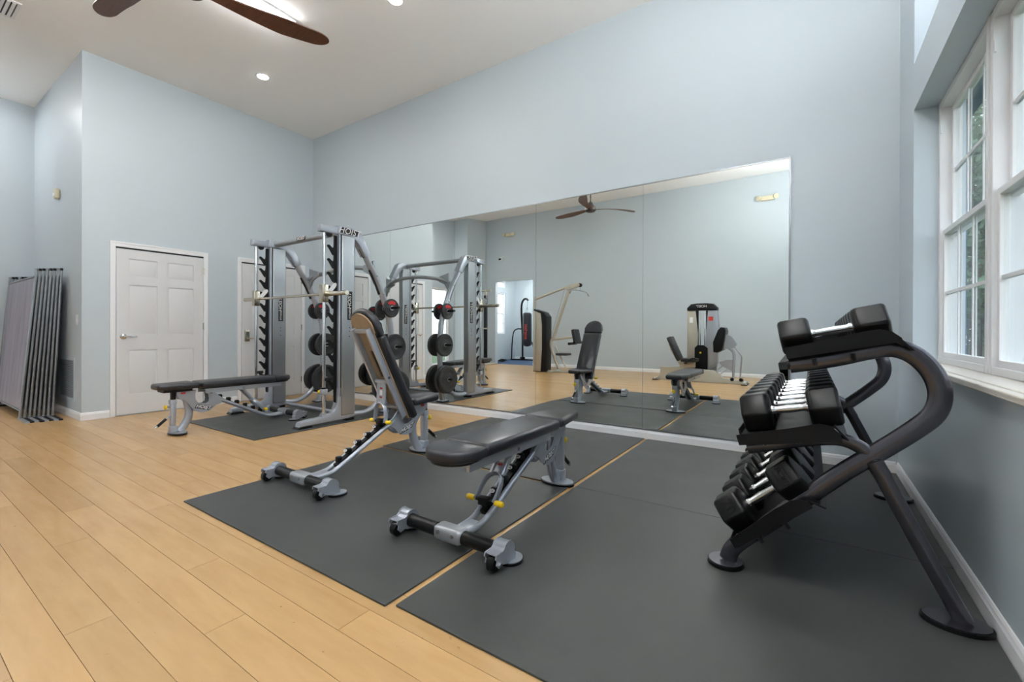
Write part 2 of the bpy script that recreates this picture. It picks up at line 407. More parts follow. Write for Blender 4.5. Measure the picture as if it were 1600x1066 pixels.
# ---- windows
def window(name, y0, y1, z0, z1, X, grid=(3, 2), double=True, inward=-1):
    """white vinyl window lying in plane x = X; inward is the room side"""
    root = empty(name, (X, y0, z0), kind='structure')
    fw = .035
    g = G()
    g.box((X-.05, y0, z0), (X+.05, y0+fw, z1)).box((X-.05, y1-fw, z0), (X+.05, y1, z1)).box((X-.05, y0+fw, z0), (X+.05, y1-fw, z0+fw)).box((X-.05, y0+fw, z1-fw), (X+.05, y1-fw, z1))
    g.build('window_frame', M_trim, root, bevel=.003)
    a, b = y0+fw, y1-fw
    if double: zc = z0+(z1-z0)*.495; sashes = [('lower_sash', z0+fw, zc+.02, X+inward*.018), ('upper_sash', zc-.02, z1-fw, X-inward*.018)]
    else: sashes = [('fixed_sash', z0+fw, z1-fw, X)]
    for nm, c, d, xs in sashes:
        sw = .030; t = .016
        g = G().box((xs-t, a, c), (xs+t, a+sw, d)).box((xs-t, b-sw, c), (xs+t, b, d)).box((xs-t, a+sw, c), (xs+t, b-sw, c+sw)).box((xs-t, a+sw, d-sw), (xs+t, b-sw, d))
        so = g.build(nm, M_trim, root, bevel=.002)
        G().box((xs-.003, a+sw, c+sw), (xs+.003, b-sw, d-sw)).build('pane', M_glass, so)
        if grid:
            nx, nz = grid
            for i in range(1, nx):
                y = a+sw+(b-a-2*sw)*i/nx; G().box((xs-.008, y-.008, c+sw), (xs-.0032, y+.008, d-sw)).box((xs+.0032, y-.008, c+sw), (xs+.008, y+.008, d-sw)).build('muntin', M_trim, so)
            for i in range(1, nz):
                z = c+sw+(d-c-2*sw)*i/nz; G().box((xs-.0085, a+sw, z-.009), (xs-.0035, b-sw, z+.009)).box((xs+.0035, a+sw, z-.009), (xs+.0085, b-sw, z+.009)).build('muntin', M_trim, so)
        if nm == 'upper_sash':
            for yy in (a+.006, b-.02): G().box((X+inward*.05, yy, d-.16), (X+inward*.043, yy+.014, d-.10)).build('sash_stop', M_trim, root)
    return root
XW = .715
n = 1
for (a, b) in WY:
    mid = (a+b)/2
    for y0, y1 in ((mid+.012, b), (a, mid-.012)):
        window('window_%d' % n, y0, y1, zs, zh, XW); n += 1
        window('window_%d' % n, y0, y1, zt0, zt1, XW, (3, 1), False); n += 1
    struct(G().box((XW-.055, mid-.012, zs), (XW+.05, mid+.012, zh)).box((XW-.05, mid-.012, zt0), (XW+.05, mid+.012, zt1)), 'trim_%d' % n, M_trim)
    G().box((XR-.035, a-.03, zs-.03), (XR, b+.03, zs-.004)).box((XR, a, zs-.03), (XR+TW+.01, b, zs-.0005)).build('window_sill_%d' % n, M_stone, kind='structure', bevel=.004)
gd = window('door_3', dy0, dy1, 0, dz1, XA-.07, (2, 5), False, 1)

# ------------------------------------------------------------------ second room seen through the opening
struct(G().box((-9.25, -5.4, -.06), (-3.0, YB-.0, -.002)), 'floor_second_room', M_carpet)
struct(G().box((-9.39, -5.43, -.05), (-3.0, -5.29, 3.2)), 'wall_second_room_back', M_wall)
w2 = G(); w2.box((-9.39, -5.29, -.05), (-9.25, -4.67, 3.2)).box((-9.39, -4.10, -.05), (-9.25, YB-T, 3.2))
w2.box((-9.39, -4.67, -.05), (-9.25, -4.10, .94)).box((-9.39, -4.67, 2.43), (-9.25, -4.10, 2.62)).box((-9.39, -4.67, 2.86), (-9.25, -4.10, 3.2))
struct(w2, 'wall_second_room_left', M_wall)
struct(G().box((-3.0, -5.43, -.05), (-2.86, YB-T, 3.2)), 'wall_second_room_right', M_wall)
struct(G().box((-9.39, -5.43, 3.1), (-2.86, YB-T, 3.22)), 'ceiling_second_room', M_ceil)
window('window_20', -4.67, -4.10, .94, 2.43, -9.32, (2, 2), True, 1)
window('window_21', -4.67, -4.10, 2.62, 2.86, -9.32, (2, 1), False, 1)
G().rbox((-8.6, -4.1, 3.03), (-6.2, -3.9, 3.098), .01, 2).build('diffuser', M_lamp, empty('second_room_fill_light', (-7.4, -4, 3.1), 'long ceiling light added to brighten the rear room with the blue floor', 'light'))  # lamp added here to brighten the second room
baseboard('baseboard_second_room', (-9.24, -5.29), (-3.0, -5.29), (0, 1))

# ------------------------------------------------------------------ mirror wall
mx = [-.1412-1.219*k for k in range(6)]; mz0, mz1 = .092, 2.49
r = empty('wall_mirror', (mx[5], YF, mz0), 'wide wall mirror of five tall panels with thin aluminium edges', 'mirror')
for k in range(5):
    g_ = G().box((mx[k+1]+.0012, YF-.0066, mz0), (mx[k]-.0012, YF-.0058, mz1)).build('mirror_panel', M_mirror, r)
    G().box((mx[k+1]+.0012, YF-.0056, mz0), (mx[k]-.0012, YF-.0006, mz1)).build('backing', M_back, g_)
G().box((mx[5], YF-.011, mz0-.004), (mx[0]+.008, YF-.001, mz0-.0008)).box((mx[5], YF-.011, mz0-.0008), (mx[0]+.008, YF-.0085, mz0+.010)).build('bottom_channel', M_alu, r)
G().box((mx[5], YF-.011, mz1+.0008), (mx[0]+.008, YF-.001, mz1+.004)).box((mx[5], YF-.011, mz1-.006), (mx[0]+.008, YF-.0085, mz1+.0008)).build('top_channel', M_alu, r)
G().box((mx[0]+.0008, YF-.011, mz0), (mx[0]+.008, YF-.001, mz1)).box((mx[0]-.006, YF-.011, mz0+.01), (mx[0]+.0008, YF-.0085, mz1-.006)).build('side_channel', M_alu, r)

# ------------------------------------------------------------------ rubber mats
MT = .009
def mat_(x0, x1, y0, y1, label, z=0.0):
    o = G().box((x0, y0, z+.0003), (x1, y1, z+MT)).build('floor_mat', M_mat, bevel=.002)
    return tag(o, label, 'mat', 'black rubber floor mats')
mat_(-3.165, -1.335, 1.125, 2.642, 'black rubber mat in front under the upright incline bench')
mat_(-3.205, -1.335, 2.674, 4.295, 'black rubber mat by the mirrors behind the upright incline bench')
mat_(-1.302, .532, 1.15, 2.700, 'black rubber mat nearest the camera in the lower right corner')
mat_(-1.302, .533, 2.703, 4.285, 'black rubber mat between the mirrors and the dumbbell rack')
mat_(-5.890, -4.368, 2.12, 3.95, 'black rubber mat under the smith machine')

# ------------------------------------------------------------------ ceiling things
def wrap_light(x, y, length, label, drop=0.0):
    r = empty('fluorescent_light', (x, y, HC), label, 'light', 'long fluorescent ceiling lights')
    H = HC-drop
    G().box((x-.105, y-length/2, H-.02), (x+.105, y+length/2, H-.0008)).build('housing', M_trim, r)
    if not drop: G().rbox((x-.09, y-length/2+.01, H-.055), (x+.09, y+length/2-.01, H-.021), .012, 2).build('diffuser', M_lamp, r)
    for a in (-length/2-.012, length/2): G().box((x-.095, y+a, H-.06), (x+.095, y+a+.012, H-.0008)).build('end_cap', M_trim, r)
    if drop:
        G().rbox((x-.09, y-length/2+.01, H), (x+.09, y+length/2-.01, H+.03), .012, 2).build('fill_uplight_diffuser', M_up, r)
        for q in (-.4, .4): G().cyl((x, y+q, H+.03), (x, y+q, HC+.0), .006, 8).build('hanging_rod', M_chrome, r)
wrap_light(-4.53, 1.94, 1.22, 'long lit fluorescent ceiling light beside the fan blade')
wrap_light(-1.0, .45, 1.24, 'unseen fill light added on the ceiling above the middle of the room')  # out of frame, added to brighten the room
wrap_light(-5.5, .42, 1.24, 'unseen fill light added on the ceiling behind the fan')  # extra lamp outside the view, put in for fill
wrap_light(-8.9, .15, 1.24, 'unseen fill light added over the far left of the room')  # added past the frame edge to light the far left
wrap_light(.08, -.45, 1.24, 'unseen hanging uplight added in the rear half by the right wall', 1.3)  # added out of view, shines up to lift the ceiling
wrap_light(.08, 1.6, 1.24, 'unseen hanging uplight added above the dumbbell rack end by the right wall', 1.3)  # second added uplight, also out of view
def downlight(x, y, label):
    r = empty('recessed_downlight', (x, y, HC), label, 'light', 'round recessed downlights')
    G().lathe([(.062, 0), (.085, 0), (.086, .004), (.07, .009), (.062, .006)], (x, y, HC-.0005), (0, 0, -1), 28).build('trim_ring', M_trim, r)
    G().lathe([(.0, .0015), (.06, .0015), (.06, .007), (.0, .0075)], (x, y, HC-.0005), (0, 0, -1), 28).build('lens', M_spot, r)
downlight(-5.76, 2.89, 'round recessed downlight over the smith machine, left of the other')
downlight(-3.35, 2.93, 'round recessed downlight at the top edge of the photo')
r = empty('ceiling_vent', (-6.6, .8, HC), 'white louvred ceiling vent in the upper left corner', 'vent')
vx, vy = -6.66, .745
G().box((vx-.19, vy-.19, HC-.01), (vx+.19, vy-.165, HC-.0008)).box((vx-.19, vy+.165, HC-.01), (vx+.19, vy+.19, HC-.0008)).box((vx-.19, vy-.165, HC-.01), (vx-.165, vy+.165, HC-.0008)).box((vx+.165, vy-.165, HC-.01), (vx+.19, vy+.165, HC-.0008)).build('frame', M_trim, r)
for i in range(9):
    y = vy-.145+i*.036
    G().box((vx-.164, y-.012, HC-.014), (vx+.164, y+.012, HC-.010)).build('louvre', M_trim, r)
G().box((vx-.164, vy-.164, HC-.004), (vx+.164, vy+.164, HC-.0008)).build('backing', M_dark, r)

# ceiling fan
FX, FY, FZ = -3.3, 1.2, 3.25
fan = empty('ceiling_fan', (FX, FY, HC), 'brown three-bladed wooden ceiling fan on a thin rod', 'fan')
G().lathe([(.0, 0), (.07, 0), (.065, .03), (.03, .06), (.0, .065)], (FX, FY, HC-.0008), (0, 0, -1), 24).build('canopy', M_fanm, fan)
G().cyl((FX, FY, HC-.05), (FX, FY, FZ+.1), .012, 12).build('downrod', M_fanm, fan)
G().lathe([(.0, .13), (.03, .125), (.05, .09), (.085, .05), (.1, .02), (.1, -.02), (.075, -.045), (.0, -.055)], (FX, FY, FZ), (0, 0, 1), 28).build('motor_housing', M_fanm, fan)
for ang in (198, 76, 318):
    ca, sa = math.cos(rad(ang)), math.sin(rad(ang)); vs = []; fs = []; N = 22
    for i in range(N+1):
        t = 1-(1-i/N)**1.9; rr = .06+.80*t
        w = (.055+.10*min(1, t/.62)**1.3-.02*max(0, t-.62)/.38)*(1 if t < .88 else math.sqrt(max(0.0009, 1-((t-.88)/.12)**2)))
        sweep = .05*math.sin(PI*t)-.03*t
        tw = rad(20-15*t)*-1
        for s, q in ((-1, 0), (1, 0)):
            lat = s*w*.5+sweep; z = math.sin(tw)*s*w*.5*1.0+.012*math.sin(PI*t)
            for dz in (.006, -.006): vs.append((FX+ca*rr-sa*lat, FY+sa*rr+ca*lat, FZ+z+dz*(1-.5*t)))
    for i in range(N):
        a = i*4; b = a+4; fs += [(a, a+2, b+2, b), (a+1, b+1, b+3, a+3), (a, b, b+1, a+1), (a+2, a+3, b+3, b+2)]
    fs += [(0, 1, 3, 2), (N*4, N*4+2, N*4+3, N*4+1)]
    g = G().add(vs, fs); g.sharp = 50; g.build('blade', M_fan, fan)

# ------------------------------------------------------------------ alcove wall things
r = empty('return_air_grille', (-7.55, YC, .2), 'dark louvred return air grille low on the alcove wall', 'vent')
gx0, gx1, gz0, gz1 = -7.87, -7.22, .2, .71
G().box((gx0, YC-.008, gz0), (gx1, YC-.0008, gz0+.03)).box((gx0, YC-.008, gz1-.03), (gx1, YC-.0008, gz1)).box((gx0, YC-.008, gz0+.03), (gx0+.03, YC-.0008, gz1-.03)).box((gx1-.03, YC-.008, gz0+.03), (gx1, YC-.0008, gz1-.03)).build('frame', M_wall, r)
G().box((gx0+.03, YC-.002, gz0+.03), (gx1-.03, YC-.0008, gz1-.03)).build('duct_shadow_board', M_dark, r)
for i in range(22):
    z = gz0+.042+i*.0205
    G().prism([(YC-.012, z-.004), (YC-.010, z-.006), (YC-.003, z+.007), (YC-.005, z+.009)], gx0+.031, gx1-.031, 'yz').build('louvre', M_grille, r)
r = empty('light_switch', (-7.12, YC, 1.16), 'white light switch plate on the alcove wall corner', 'switch')
G().rbox((-7.16, YC-.007, 1.10), (-7.09, YC-.0008, 1.22), .002, 1).build('cover_plate', M_trim, r); G().box((-7.133, YC-.012, 1.14), (-7.117, YC-.0072, 1.18)).build('toggle', M_trim, r)
r = empty('motion_sensor', (-7.96, YC, 2.77), 'small beige motion sensor high on the alcove wall', 'sensor')
G().rbox((-8.01, YC-.045, 2.71), (-7.90, YC-.0008, 2.83), .012, 2).build('sensor_body', M_cream, r); G().rbox((-7.985, YC-.052, 2.735), (-7.925, YC-.0455, 2.775), .002, 1).build('sensor_lens', M_trim, r)

# portable divider screens leaning on the alcove wall
scr_lab = ['front grey fabric divider screen of the leaning stack', 'second divider screen from the front of the leaning stack', 'third divider screen from the front of the leaning stack',
           'fourth divider screen from the front of the leaning stack', 'fourth divider screen from the alcove wall in the stack', 'third divider screen from the alcove wall in the stack',
           'second divider screen from the alcove wall in the stack', 'rearmost divider screen, leaning right on the alcove wall']
def screen(i):
    yb, yt = 1.09+.036*i, 1.222+.028*i; xr = -7.63+.012*i; xl = xr-1.58; zt = 1.74+.003*i; zb = .03
    r = empty('divider_screen', (xr, yb, 0), scr_lab[i], 'screen', 'grey divider screens leaning in the alcove')
    def P(x, z): return (x, yb+(yt-yb)*(z-zb)/(zt-zb), z)
    fr = G()
    for x in (xl, xr): fr.tube([P(x, zb), P(x, zt)], .0125, 8, 1)
    for z in (zb+.07, zt-.06): fr.tube([P(xl+.012, z), P(xr-.012, z)], .0115, 8, 1)
    fr.build('frame', M_alu, r)
    for x in (xl, xr): G().cyl(P(x, zt+.001), P(x, zt+.03), .0145, 8).build('end_cap', M_black if i % 3 else M_alu, r)
    vs = []; fs = []; nx, nz = 24, 10
    for b in range(nz+1):
        for a in range(nx+1):
            x = xl+.016+(xr-xl-.032)*a/nx; z = zb+.085+(zt-zb-.16)*b/nz; p = P(x, z); w = .006*math.sin(a*1.9+.5*b)*math.sin(PI*b/nz) if i == 0 else 0
            vs.append((p[0], p[1]-.002+w, p[2]))
    for b in range(nz):
        for a in range(nx): q = b*(nx+1)+a; fs.append((q, q+1, q+nx+2, q+nx+1))
    n0 = len(vs); vs += [(x, y+.003, z) for x, y, z in vs]; fs += [tuple(v+n0 for v in f[::-1]) for f in fs]
    G().add(vs, fs).build('fabric_panel', M_fabric, r, recalc=False)
    for x in (xr,): 
        G().box((x-.05, yb-.016, .0005+.0), (x+.40-.02*(i % 3), yb+.018, .016)).build('foot_plate', M_tray if i % 2 else M_silver2, r)
        G().cyl((x, yb, .0165), P(x, .0295), .016, 8).build('foot_socket', M_alu, r)
    G().box((xl-.05, yb-.016, .0005), (xl+.06, yb+.018, .016)).build('foot_plate', M_tray, r)
for i in range(8): screen(i)

# ------------------------------------------------------------------ adjustable bench
def rot_x(p, piv, a):
    """rotate (s, z) about piv by a degrees (raises the head end)"""
    y, z = p[0]-piv[0], p[1]-piv[1]; c, s_ = math.cos(rad(a)), math.sin(rad(a))
    return (piv[0]+y*c-z*s_, piv[1]+y*s_+z*c)
def bench(loc, flip, incline, label, sh=.08, dz=0.0):
    """local +y runs from the seat foot to the wheeled crossbar; built at the origin, then moved"""
    r = empty('adjustable_bench', (0, 0, 0), label, 'bench', 'adjustable weight benches')
    # base disc under the seat post
    ell = [(.125*math.cos(a), .04+.075*math.sin(a)) for a in [2*PI*i/28 for i in range(28)]]
    G().prism(ell, .0, .012, 'xy').build('foot_pad', M_rub, r)
    G().prism([(x*.94, .04+(y-.04)*.94) for x, y in ell], .0125, .02, 'xy').build('foot_plate', M_silver, r)
    G().tube([(0, .05, .02), (0, .095, .07), (0, .13, .15), (0, .137, .23), (0, .125, .30), (0, .12, .335)], .038, 16, 5, up=(1, 0, 0), ry=.026).build('curved_post', M_silver, r)
    G().rbox((-.027, -.022, .06), (.027, .022, .335), .006, 2).build('seat_post', M_silver, r)
    G().rbox((-.034, -.03, .0205), (.034, .03, .085), .008, 2).build('lower_bracket', M_silver, r)
    G().rbox((-.03, -.028, .30), (.03, .028, .345), .006, 2).build('upper_bracket', M_silver, r)
    G().rbox((-.022, -.018, .336), (.022, .02, .43), .005, 2).build('seat_stem', M_black, r)
    pin = G().cyl((0, -.023, .275), (0, -.05, .275), .011, 12).build('pop_pin', M_chrome, r)
    G().lathe([(.0, 0), (.016, 0), (.023, .006), (.023, .016), (.012, .022), (.0, .022)], (0, -.05, .275), (0, -1, 0), 16).build('knob', M_yel, pin)
    lv = G().cyl((.0, -.02, .19), (.0, -.06, .155), .008, 10).build('pull_handle', M_chrome, r)
    G().cyl((.0, -.055, .160), (.0, -.125, .098), .014, 12).build('grip', M_rub, lv)
    G().cyl((.0, -.1255, .0975), (.0, -.145, .08), .012, 12).build('grip_end', M_chrome, lv)
    # side plates with the cut-out
    poly = [(.015, .425), (.185, .425), (.175, .38), (.178, .33), (.2, .295), (.235, .277), (.27, .277), (.295, .295), (.3, .33), (.29, .385), (.31, .40), (.345, .395), (.375, .36), (.42, .325), (.425, .285), (.38, .262),
            (.345, .225), (.30, .195), (.25, .185), (.2, .195), (.155, .23), (.125, .28), (.09, .325), (.045, .345), (.02, .38)]
    for s in (-1, 1):
        sp_ = G().prism(poly, s*.052, s*.044, 'yz').build('side_plate', M_silver, r)
        X = Vector((0, 1, 0)) if s > 0 else Vector((0, -1, 0))
        text('lettering', 'HOIST', .048, TM((s*.0526, .245, .240), X*1 + Vector((0, 0, .28 if s > 0 else -.28))*-1*1, Vector((0, 0, 1))+X*.28*(1 if s > 0 else 1)), M_dark, sp_, .0004, .007, .25)
        text('lettering', 'HOIST', .048, TM((s*.0532, .247, .242), X*1 + Vector((0, 0, .28 if s > 0 else -.28))*-1*1, Vector((0, 0, 1))+X*.28*(1 if s > 0 else 1)), M_white, sp_, .0003, .0015, .25)
        G().box((s*.0524, .05, .395), (s*.0532, .09, .415)).build('warning_decal', M_redd, sp_)
        G().cyl((s*.052, .315, .385), (s*.068, .315, .385), .013, 12).build('pivot_bolt', M_chrome, r)
    G().cyl((-.043, .39, .29), (.043, .39, .29), .04, 18).build('hub_tube', M_silver, r)
    G().box((-.0435, .04, .345), (.0435, .11, .405)).box((-.0435, .13, .40), (.0435, .185, .424)).build('cross_brace', M_silver, r)
    # main spine: two round rails with the black notched ladder between them
    for s in (-1, 1):
        G().tube([(s*.037, .36, .325), (s*.037, .60, .205), (s*.037, .86, .075), (s*.036, .93, .05), (s*.034, 1.02, .045), (s*.03, 1.10, .05)], .0165, 12, 5).build('spine_rail', M_silver, r)
    G().rbox((-.045, .93, .028), (.045, 1.085, .06), .008, 2).build('spine_joint', M_silver, r)
    lad = G()
    lad.prism([(.38, .30), (.86, .062), (.875, .085), (.39, .335)], -.019, .019, 'yz')
    notches = [(.43, .335), (.515, .295), (.60, .252), (.685, .210), (.77, .168), (.85, .125)]
    for (y, z) in notches:
        lad.rbox((-.021, y-.027, z-.03), (.021, y+.012, z+.014), .01, 3)
    ld = lad.build('incline_ladder', M_rub, r)
    for (y, z), t in zip(notches[:5], ('75', '60', '45', '30', '15')):
        e = [(.017*math.cos(2*PI*i/18), y+.011*math.sin(2*PI*i/18)-.002) for i in range(18)]
        Mx = Matrix.Translation(Vector((0, y, z))) @ Matrix.Rotation(rad(-52), 4, 'X') @ Matrix.Translation(Vector((0, -y, -z)))
        Mx = Matrix.Translation(Vector((0, .021, -.002))) @ Mx
        Mz = Matrix.Translation(Vector((0, 0, z+.0005)))
        G().prism(e, 0, .001, 'xy', M=Mx @ Mz).build('angle_badge', M_white, ld)
        nrm = (Mx.to_3x3() @ Vector((0, 0, 1))).normalized(); cen = Mx @ Vector((0, y-.002, z+.0022))
        ux = Vector((-1, 0, 0)); uy = nrm.cross(ux).normalized()
        text('angle_number', t, .019, TM(cen, ux, uy), M_dark, ld, .0002, .0004)
    # crossbar with grips, clamp and wheel housings
    cy, cz = 1.125, .062
    G().rbox((-.085, cy-.042, cz-.034), (.085, cy+.040, cz+.036), .02, 3).build('center_clamp', M_silver2, r)
    for q in (-.045, .045): G().cyl((q, cy+.041, cz+.012), (q, cy+.046, cz+.012), .010, 10).build('bolt', M_chrome, r)
    for s in (-1, 1):
        G().cyl((s*.0855, cy, cz), (s*.27, cy, cz), .033, 22).build('grip', M_rub, r)
        hp = [(cy-.055, .0158), (cy-.060, .04)]+arc(cy-.005, .068, .046, 200, 52, 9)+[(cy+.028, .094), (cy+.040, .086), (cy+.088, .086), (cy+.094, .070), (cy+.082, .058), (cy+.088, .042), (cy+.070, .022), (cy+.045, .030), (cy+.02, .022)]
        for xa, xb in ((.272, .278), (.332, .338)):
            g = G().prism(hp, s*xa, s*xb, 'yz'); g.sharp = 25; g.build('housing_cheek', M_silver, r)
        hs = [(cy-.0515, .020), (cy-.056, .04)]+arc(cy-.005, .068, .0425, 200, 52, 9)+[(cy+.026, .0905), (cy+.040, .0825), (cy+.086, .0825), (cy+.086, .079), (cy+.03, .079), (cy-.0, .055), (cy-.02, .02)]
        g = G().prism(hs, s*.2783, s*.3317, 'yz'); g.sharp = 25; g.build('housing_top', M_silver, r)
        G().lathe([(.012, 0), (.032, .002), (.037, .008), (.037, .034), (.032, .040), (.012, .042)], (s*.305-.021, cy+.066, .0375), (1, 0, 0), 24).build('wheel', M_rub, r)
        G().cyl((s*.338, cy+.066, .0375), (s*.346, cy+.066, .0375), .009, 10).build('axle_bolt', M_chrome, r)
        ell2 = [(s*.315+.055*math.cos(a), cy-.055+.062*math.sin(a)) for a in [2*PI*i/24 for i in range(24)]]
        G().prism(ell2, 0, .011, 'xy').build('foot_pad', M_rub, r)
        G().prism([(s*.315+(x-s*.315)*.92, cy-.055+(y-cy+.055)*.92) for x, y in ell2], .0115, .0155, 'xy').build('foot_flange', M_silver, r)
    # seat pad, slightly trapezoid
    def tp(c): k = 1-.36*(sh+.165-c.y)/.34; return (c.x*k*1.0, c.y, c.z)
    g = G().rbox((-.15, -.175+sh, .428+dz), (.15, .165+sh, .488+dz), .024, 4, taper=tp); g.sharp = 60; g.build('seat_pad', M_vinyl, r)
    G().box((-.08, -.12+sh, .4245), (.08, .12+sh, .4285+dz)).build('seat_board', M_black, r)
    # back assembly, rotated about the pivot
    piv = (.275, .385); A = incline
    Mb = Matrix.Translation(Vector((0, piv[0], piv[1]))) @ Matrix.Rotation(rad(A), 4, 'X') @ Matrix.Translation(Vector((0, -piv[0], -piv[1])))
    Mb = Matrix.Translation(Vector((0, sh if not A else sh-.025, dz))) @ Mb
    for s in (-1, 1):
        G().box((s*.085-.010, .232, .364), (s*.085+.010, 1.02, .410), Mb).build('back_rail', M_silver, r, bevel=.002)
        G().cyl(Mb @ Vector((s*.095, .60, .387)), Mb @ Vector((s*.102, .60, .387)), .011, 10).build('bolt', M_chrome, r)
    for q in (.985, .30): G().box((-.0745, q, .385), (.0745, q+.027, .408), Mb).build('rail_crosspiece', M_silver, r)
    G().box((-.098, .20, .4105), (-.030, .965, .422), Mb).box((.030, .20, .4105), (.098, .965, .422), Mb).box((-.0298, .20, .4105), (.0298, .58, .422), Mb).box((-.0298, .82, .4105), (.0298, .965, .422), Mb).prism([(-.11, .968), (.11, .968), (.115, 1.03)]+[(.115*math.cos(rad(t)), 1.03+.105*math.sin(rad(t))) for t in (15, 35, 55, 75, 90, 105, 125, 145, 165)]+[(-.115, 1.03)], .4105, .422, 'xy', M=Mb).build('pad_backing', M_wood_ply if A else M_black, r)
    g = G().rbox((-.145, .185, .423), (.145, .935, .485), .024, 4, M=Mb); g.sharp = 60; g.build('back_pad', M_vinyl, r)
    head = [(-.142, .942), (.142, .942), (.142, 1.02)]+[(.142*math.cos(rad(t)), 1.02+.135*math.sin(rad(t))) for t in range(12, 174, 12)]+[(-.142, 1.02)]
    bm = bmesh.new(); V = [[bm.verts.new((x, y, z)) for x, y in head] for z in (.423, .482)]
    n_ = len(head); bm.faces.new(V[0][::-1]); bm.faces.new(V[1])
    for i in range(n_): bm.faces.new((V[0][i], V[0][(i+1) % n_], V[1][(i+1) % n_], V[1][i]))
    caps = [e for e in bm.edges if abs(e.verts[0].co.z-e.verts[1].co.z) < 1e-6]
    bmesh.ops.bevel(bm, geom=caps, offset=.02, segments=4, profile=.5, affect='EDGES'); bm.verts.index_update()
    g = G().add([Mb @ v.co for v in bm.verts], [[v.index for v in f.verts] for f in bm.faces]); bm.free(); g.sharp = 60
    g.build('head_pad', M_vinyl, r)
    # strut between back rails and ladder
    top = Mb @ Vector((0, .62-sh if not A else .56, .385)); bot = Vector((0, .86, .135)) if not A else Vector((0, .475, .325))
    d = (bot-top).normalized(); sd = Vector((1, 0, 0)); nn = sd.cross(d).normalized()
    def Q(x, t, w): return tuple(top+(bot-top)*t+sd*x+nn*w)
    st = G()
    for t0, t1, w0, w1 in ((0, .55, .062, .05),):
        vs = [Q(-w0, t0, -.012), Q(w0, t0, -.012), Q(w0, t0, .012), Q(-w0, t0, .012), Q(-w1, t1, -.012), Q(w1, t1, -.012), Q(w1, t1, .012), Q(-w1, t1, .012)]
        vs = [Q(x*w, t, y) for t, w in ((t0, w0), (t1, w1)) for x, y in ((-1, -.014), (1, -.014), (1, .014), (-1, .014))]
        # open channel look: two webs and a face
    st.tube([Q(-.035, .0, 0), Q(-.035, .55, 0)], .014, 10, 1).tube([Q(.035, .0, 0), Q(.035, .55, 0)], .014, 10, 1)
    st.add([Q(-.035, 0, .004), Q(.035, 0, .004), Q(.035, .55, .004), Q(-.035, .55, .004), Q(-.035, 0, -.004), Q(.035, 0, -.004), Q(.035, .55, -.004), Q(-.035, .55, -.004)], [(0, 1, 2, 3), (7, 6, 5, 4), (0, 4, 5, 1), (1, 5, 6, 2), (2, 6, 7, 3), (3, 7, 4, 0)])
    for z_ in (.0,): st.cyl(Q(-.067, 0, 0), Q(.067, 0, 0), .016, 14)
    so = st.build('strut', M_silver, r)
    yk = G()
    yk.tube([Q(-.060, 1.0, 0), Q(-.060, .80, 0), Q(-.052, .65, 0), Q(-.03, .56, 0), Q(0, .535, 0), Q(.03, .56, 0), Q(.052, .65, 0), Q(.060, .80, 0), Q(.060, 1.0, 0)], .007, 8, 4, ry=.021, up=tuple(nn))
    yk.build('yoke', M_silver, so)
    G().cyl(Q(-.055, .99, 0), Q(.055, .99, 0), .010, 12).rbox((-.03, bot.y-.022, bot.z-.02), (.03, bot.y+.022, bot.z+.024), .006, 2).build('latch_block', M_rub, so)
    for s in (-1, 1): G().lathe([(.0, .0), (.013, .001), (.015, .006), (.015, .044), (.011, .051), (.0, .052)], Q(s*.068, .99, 0), (s, 0, 0), 16).build('release_knob', M_yel, so)
    c = Q(0, .3, .0165 if nn.y > 0 else -.0165)
    fc = nn if nn.y > 0 else -nn
    c = Vector(Q(0, .28, 0))+fc*.0062
    ux = Vector((-1, 0, 0)); uy = -d
    for dz, w_, h_, mt_ in ((.035, .03, .012, M_redd), (0, .03, .04, M_white), (-.035, .03, .012, M_redd)):
        p = c+uy*dz; vs = [p+ux*(a*w_/2)+uy*(b*h_/2) for a, b in ((-1, -1), (1, -1), (1, 1), (-1, 1))]; vs += [v-fc*.001 for v in vs]
        G().add(vs, [(0, 1, 2, 3), (7, 6, 5, 4), (0, 4, 5, 1), (1, 5, 6, 2), (2, 6, 7, 3), (3, 7, 4, 0)]).build('decal', mt_, so)
    r.location = loc
    if flip: r.rotation_euler = (0, 0, PI)
    return r
bench((-1.437, 2.735, MT), True, 0, 'flat black-padded weight bench in front, its crossbar across the mat gap')
bench((-2.80, 2.785, MT), True, 63, 'black-padded weight bench with its backrest raised steeply upright')
bench((-5.27, 1.78, MT), False, 0, 'flat black-padded weight bench standing half inside the smith machine', .02, .022)

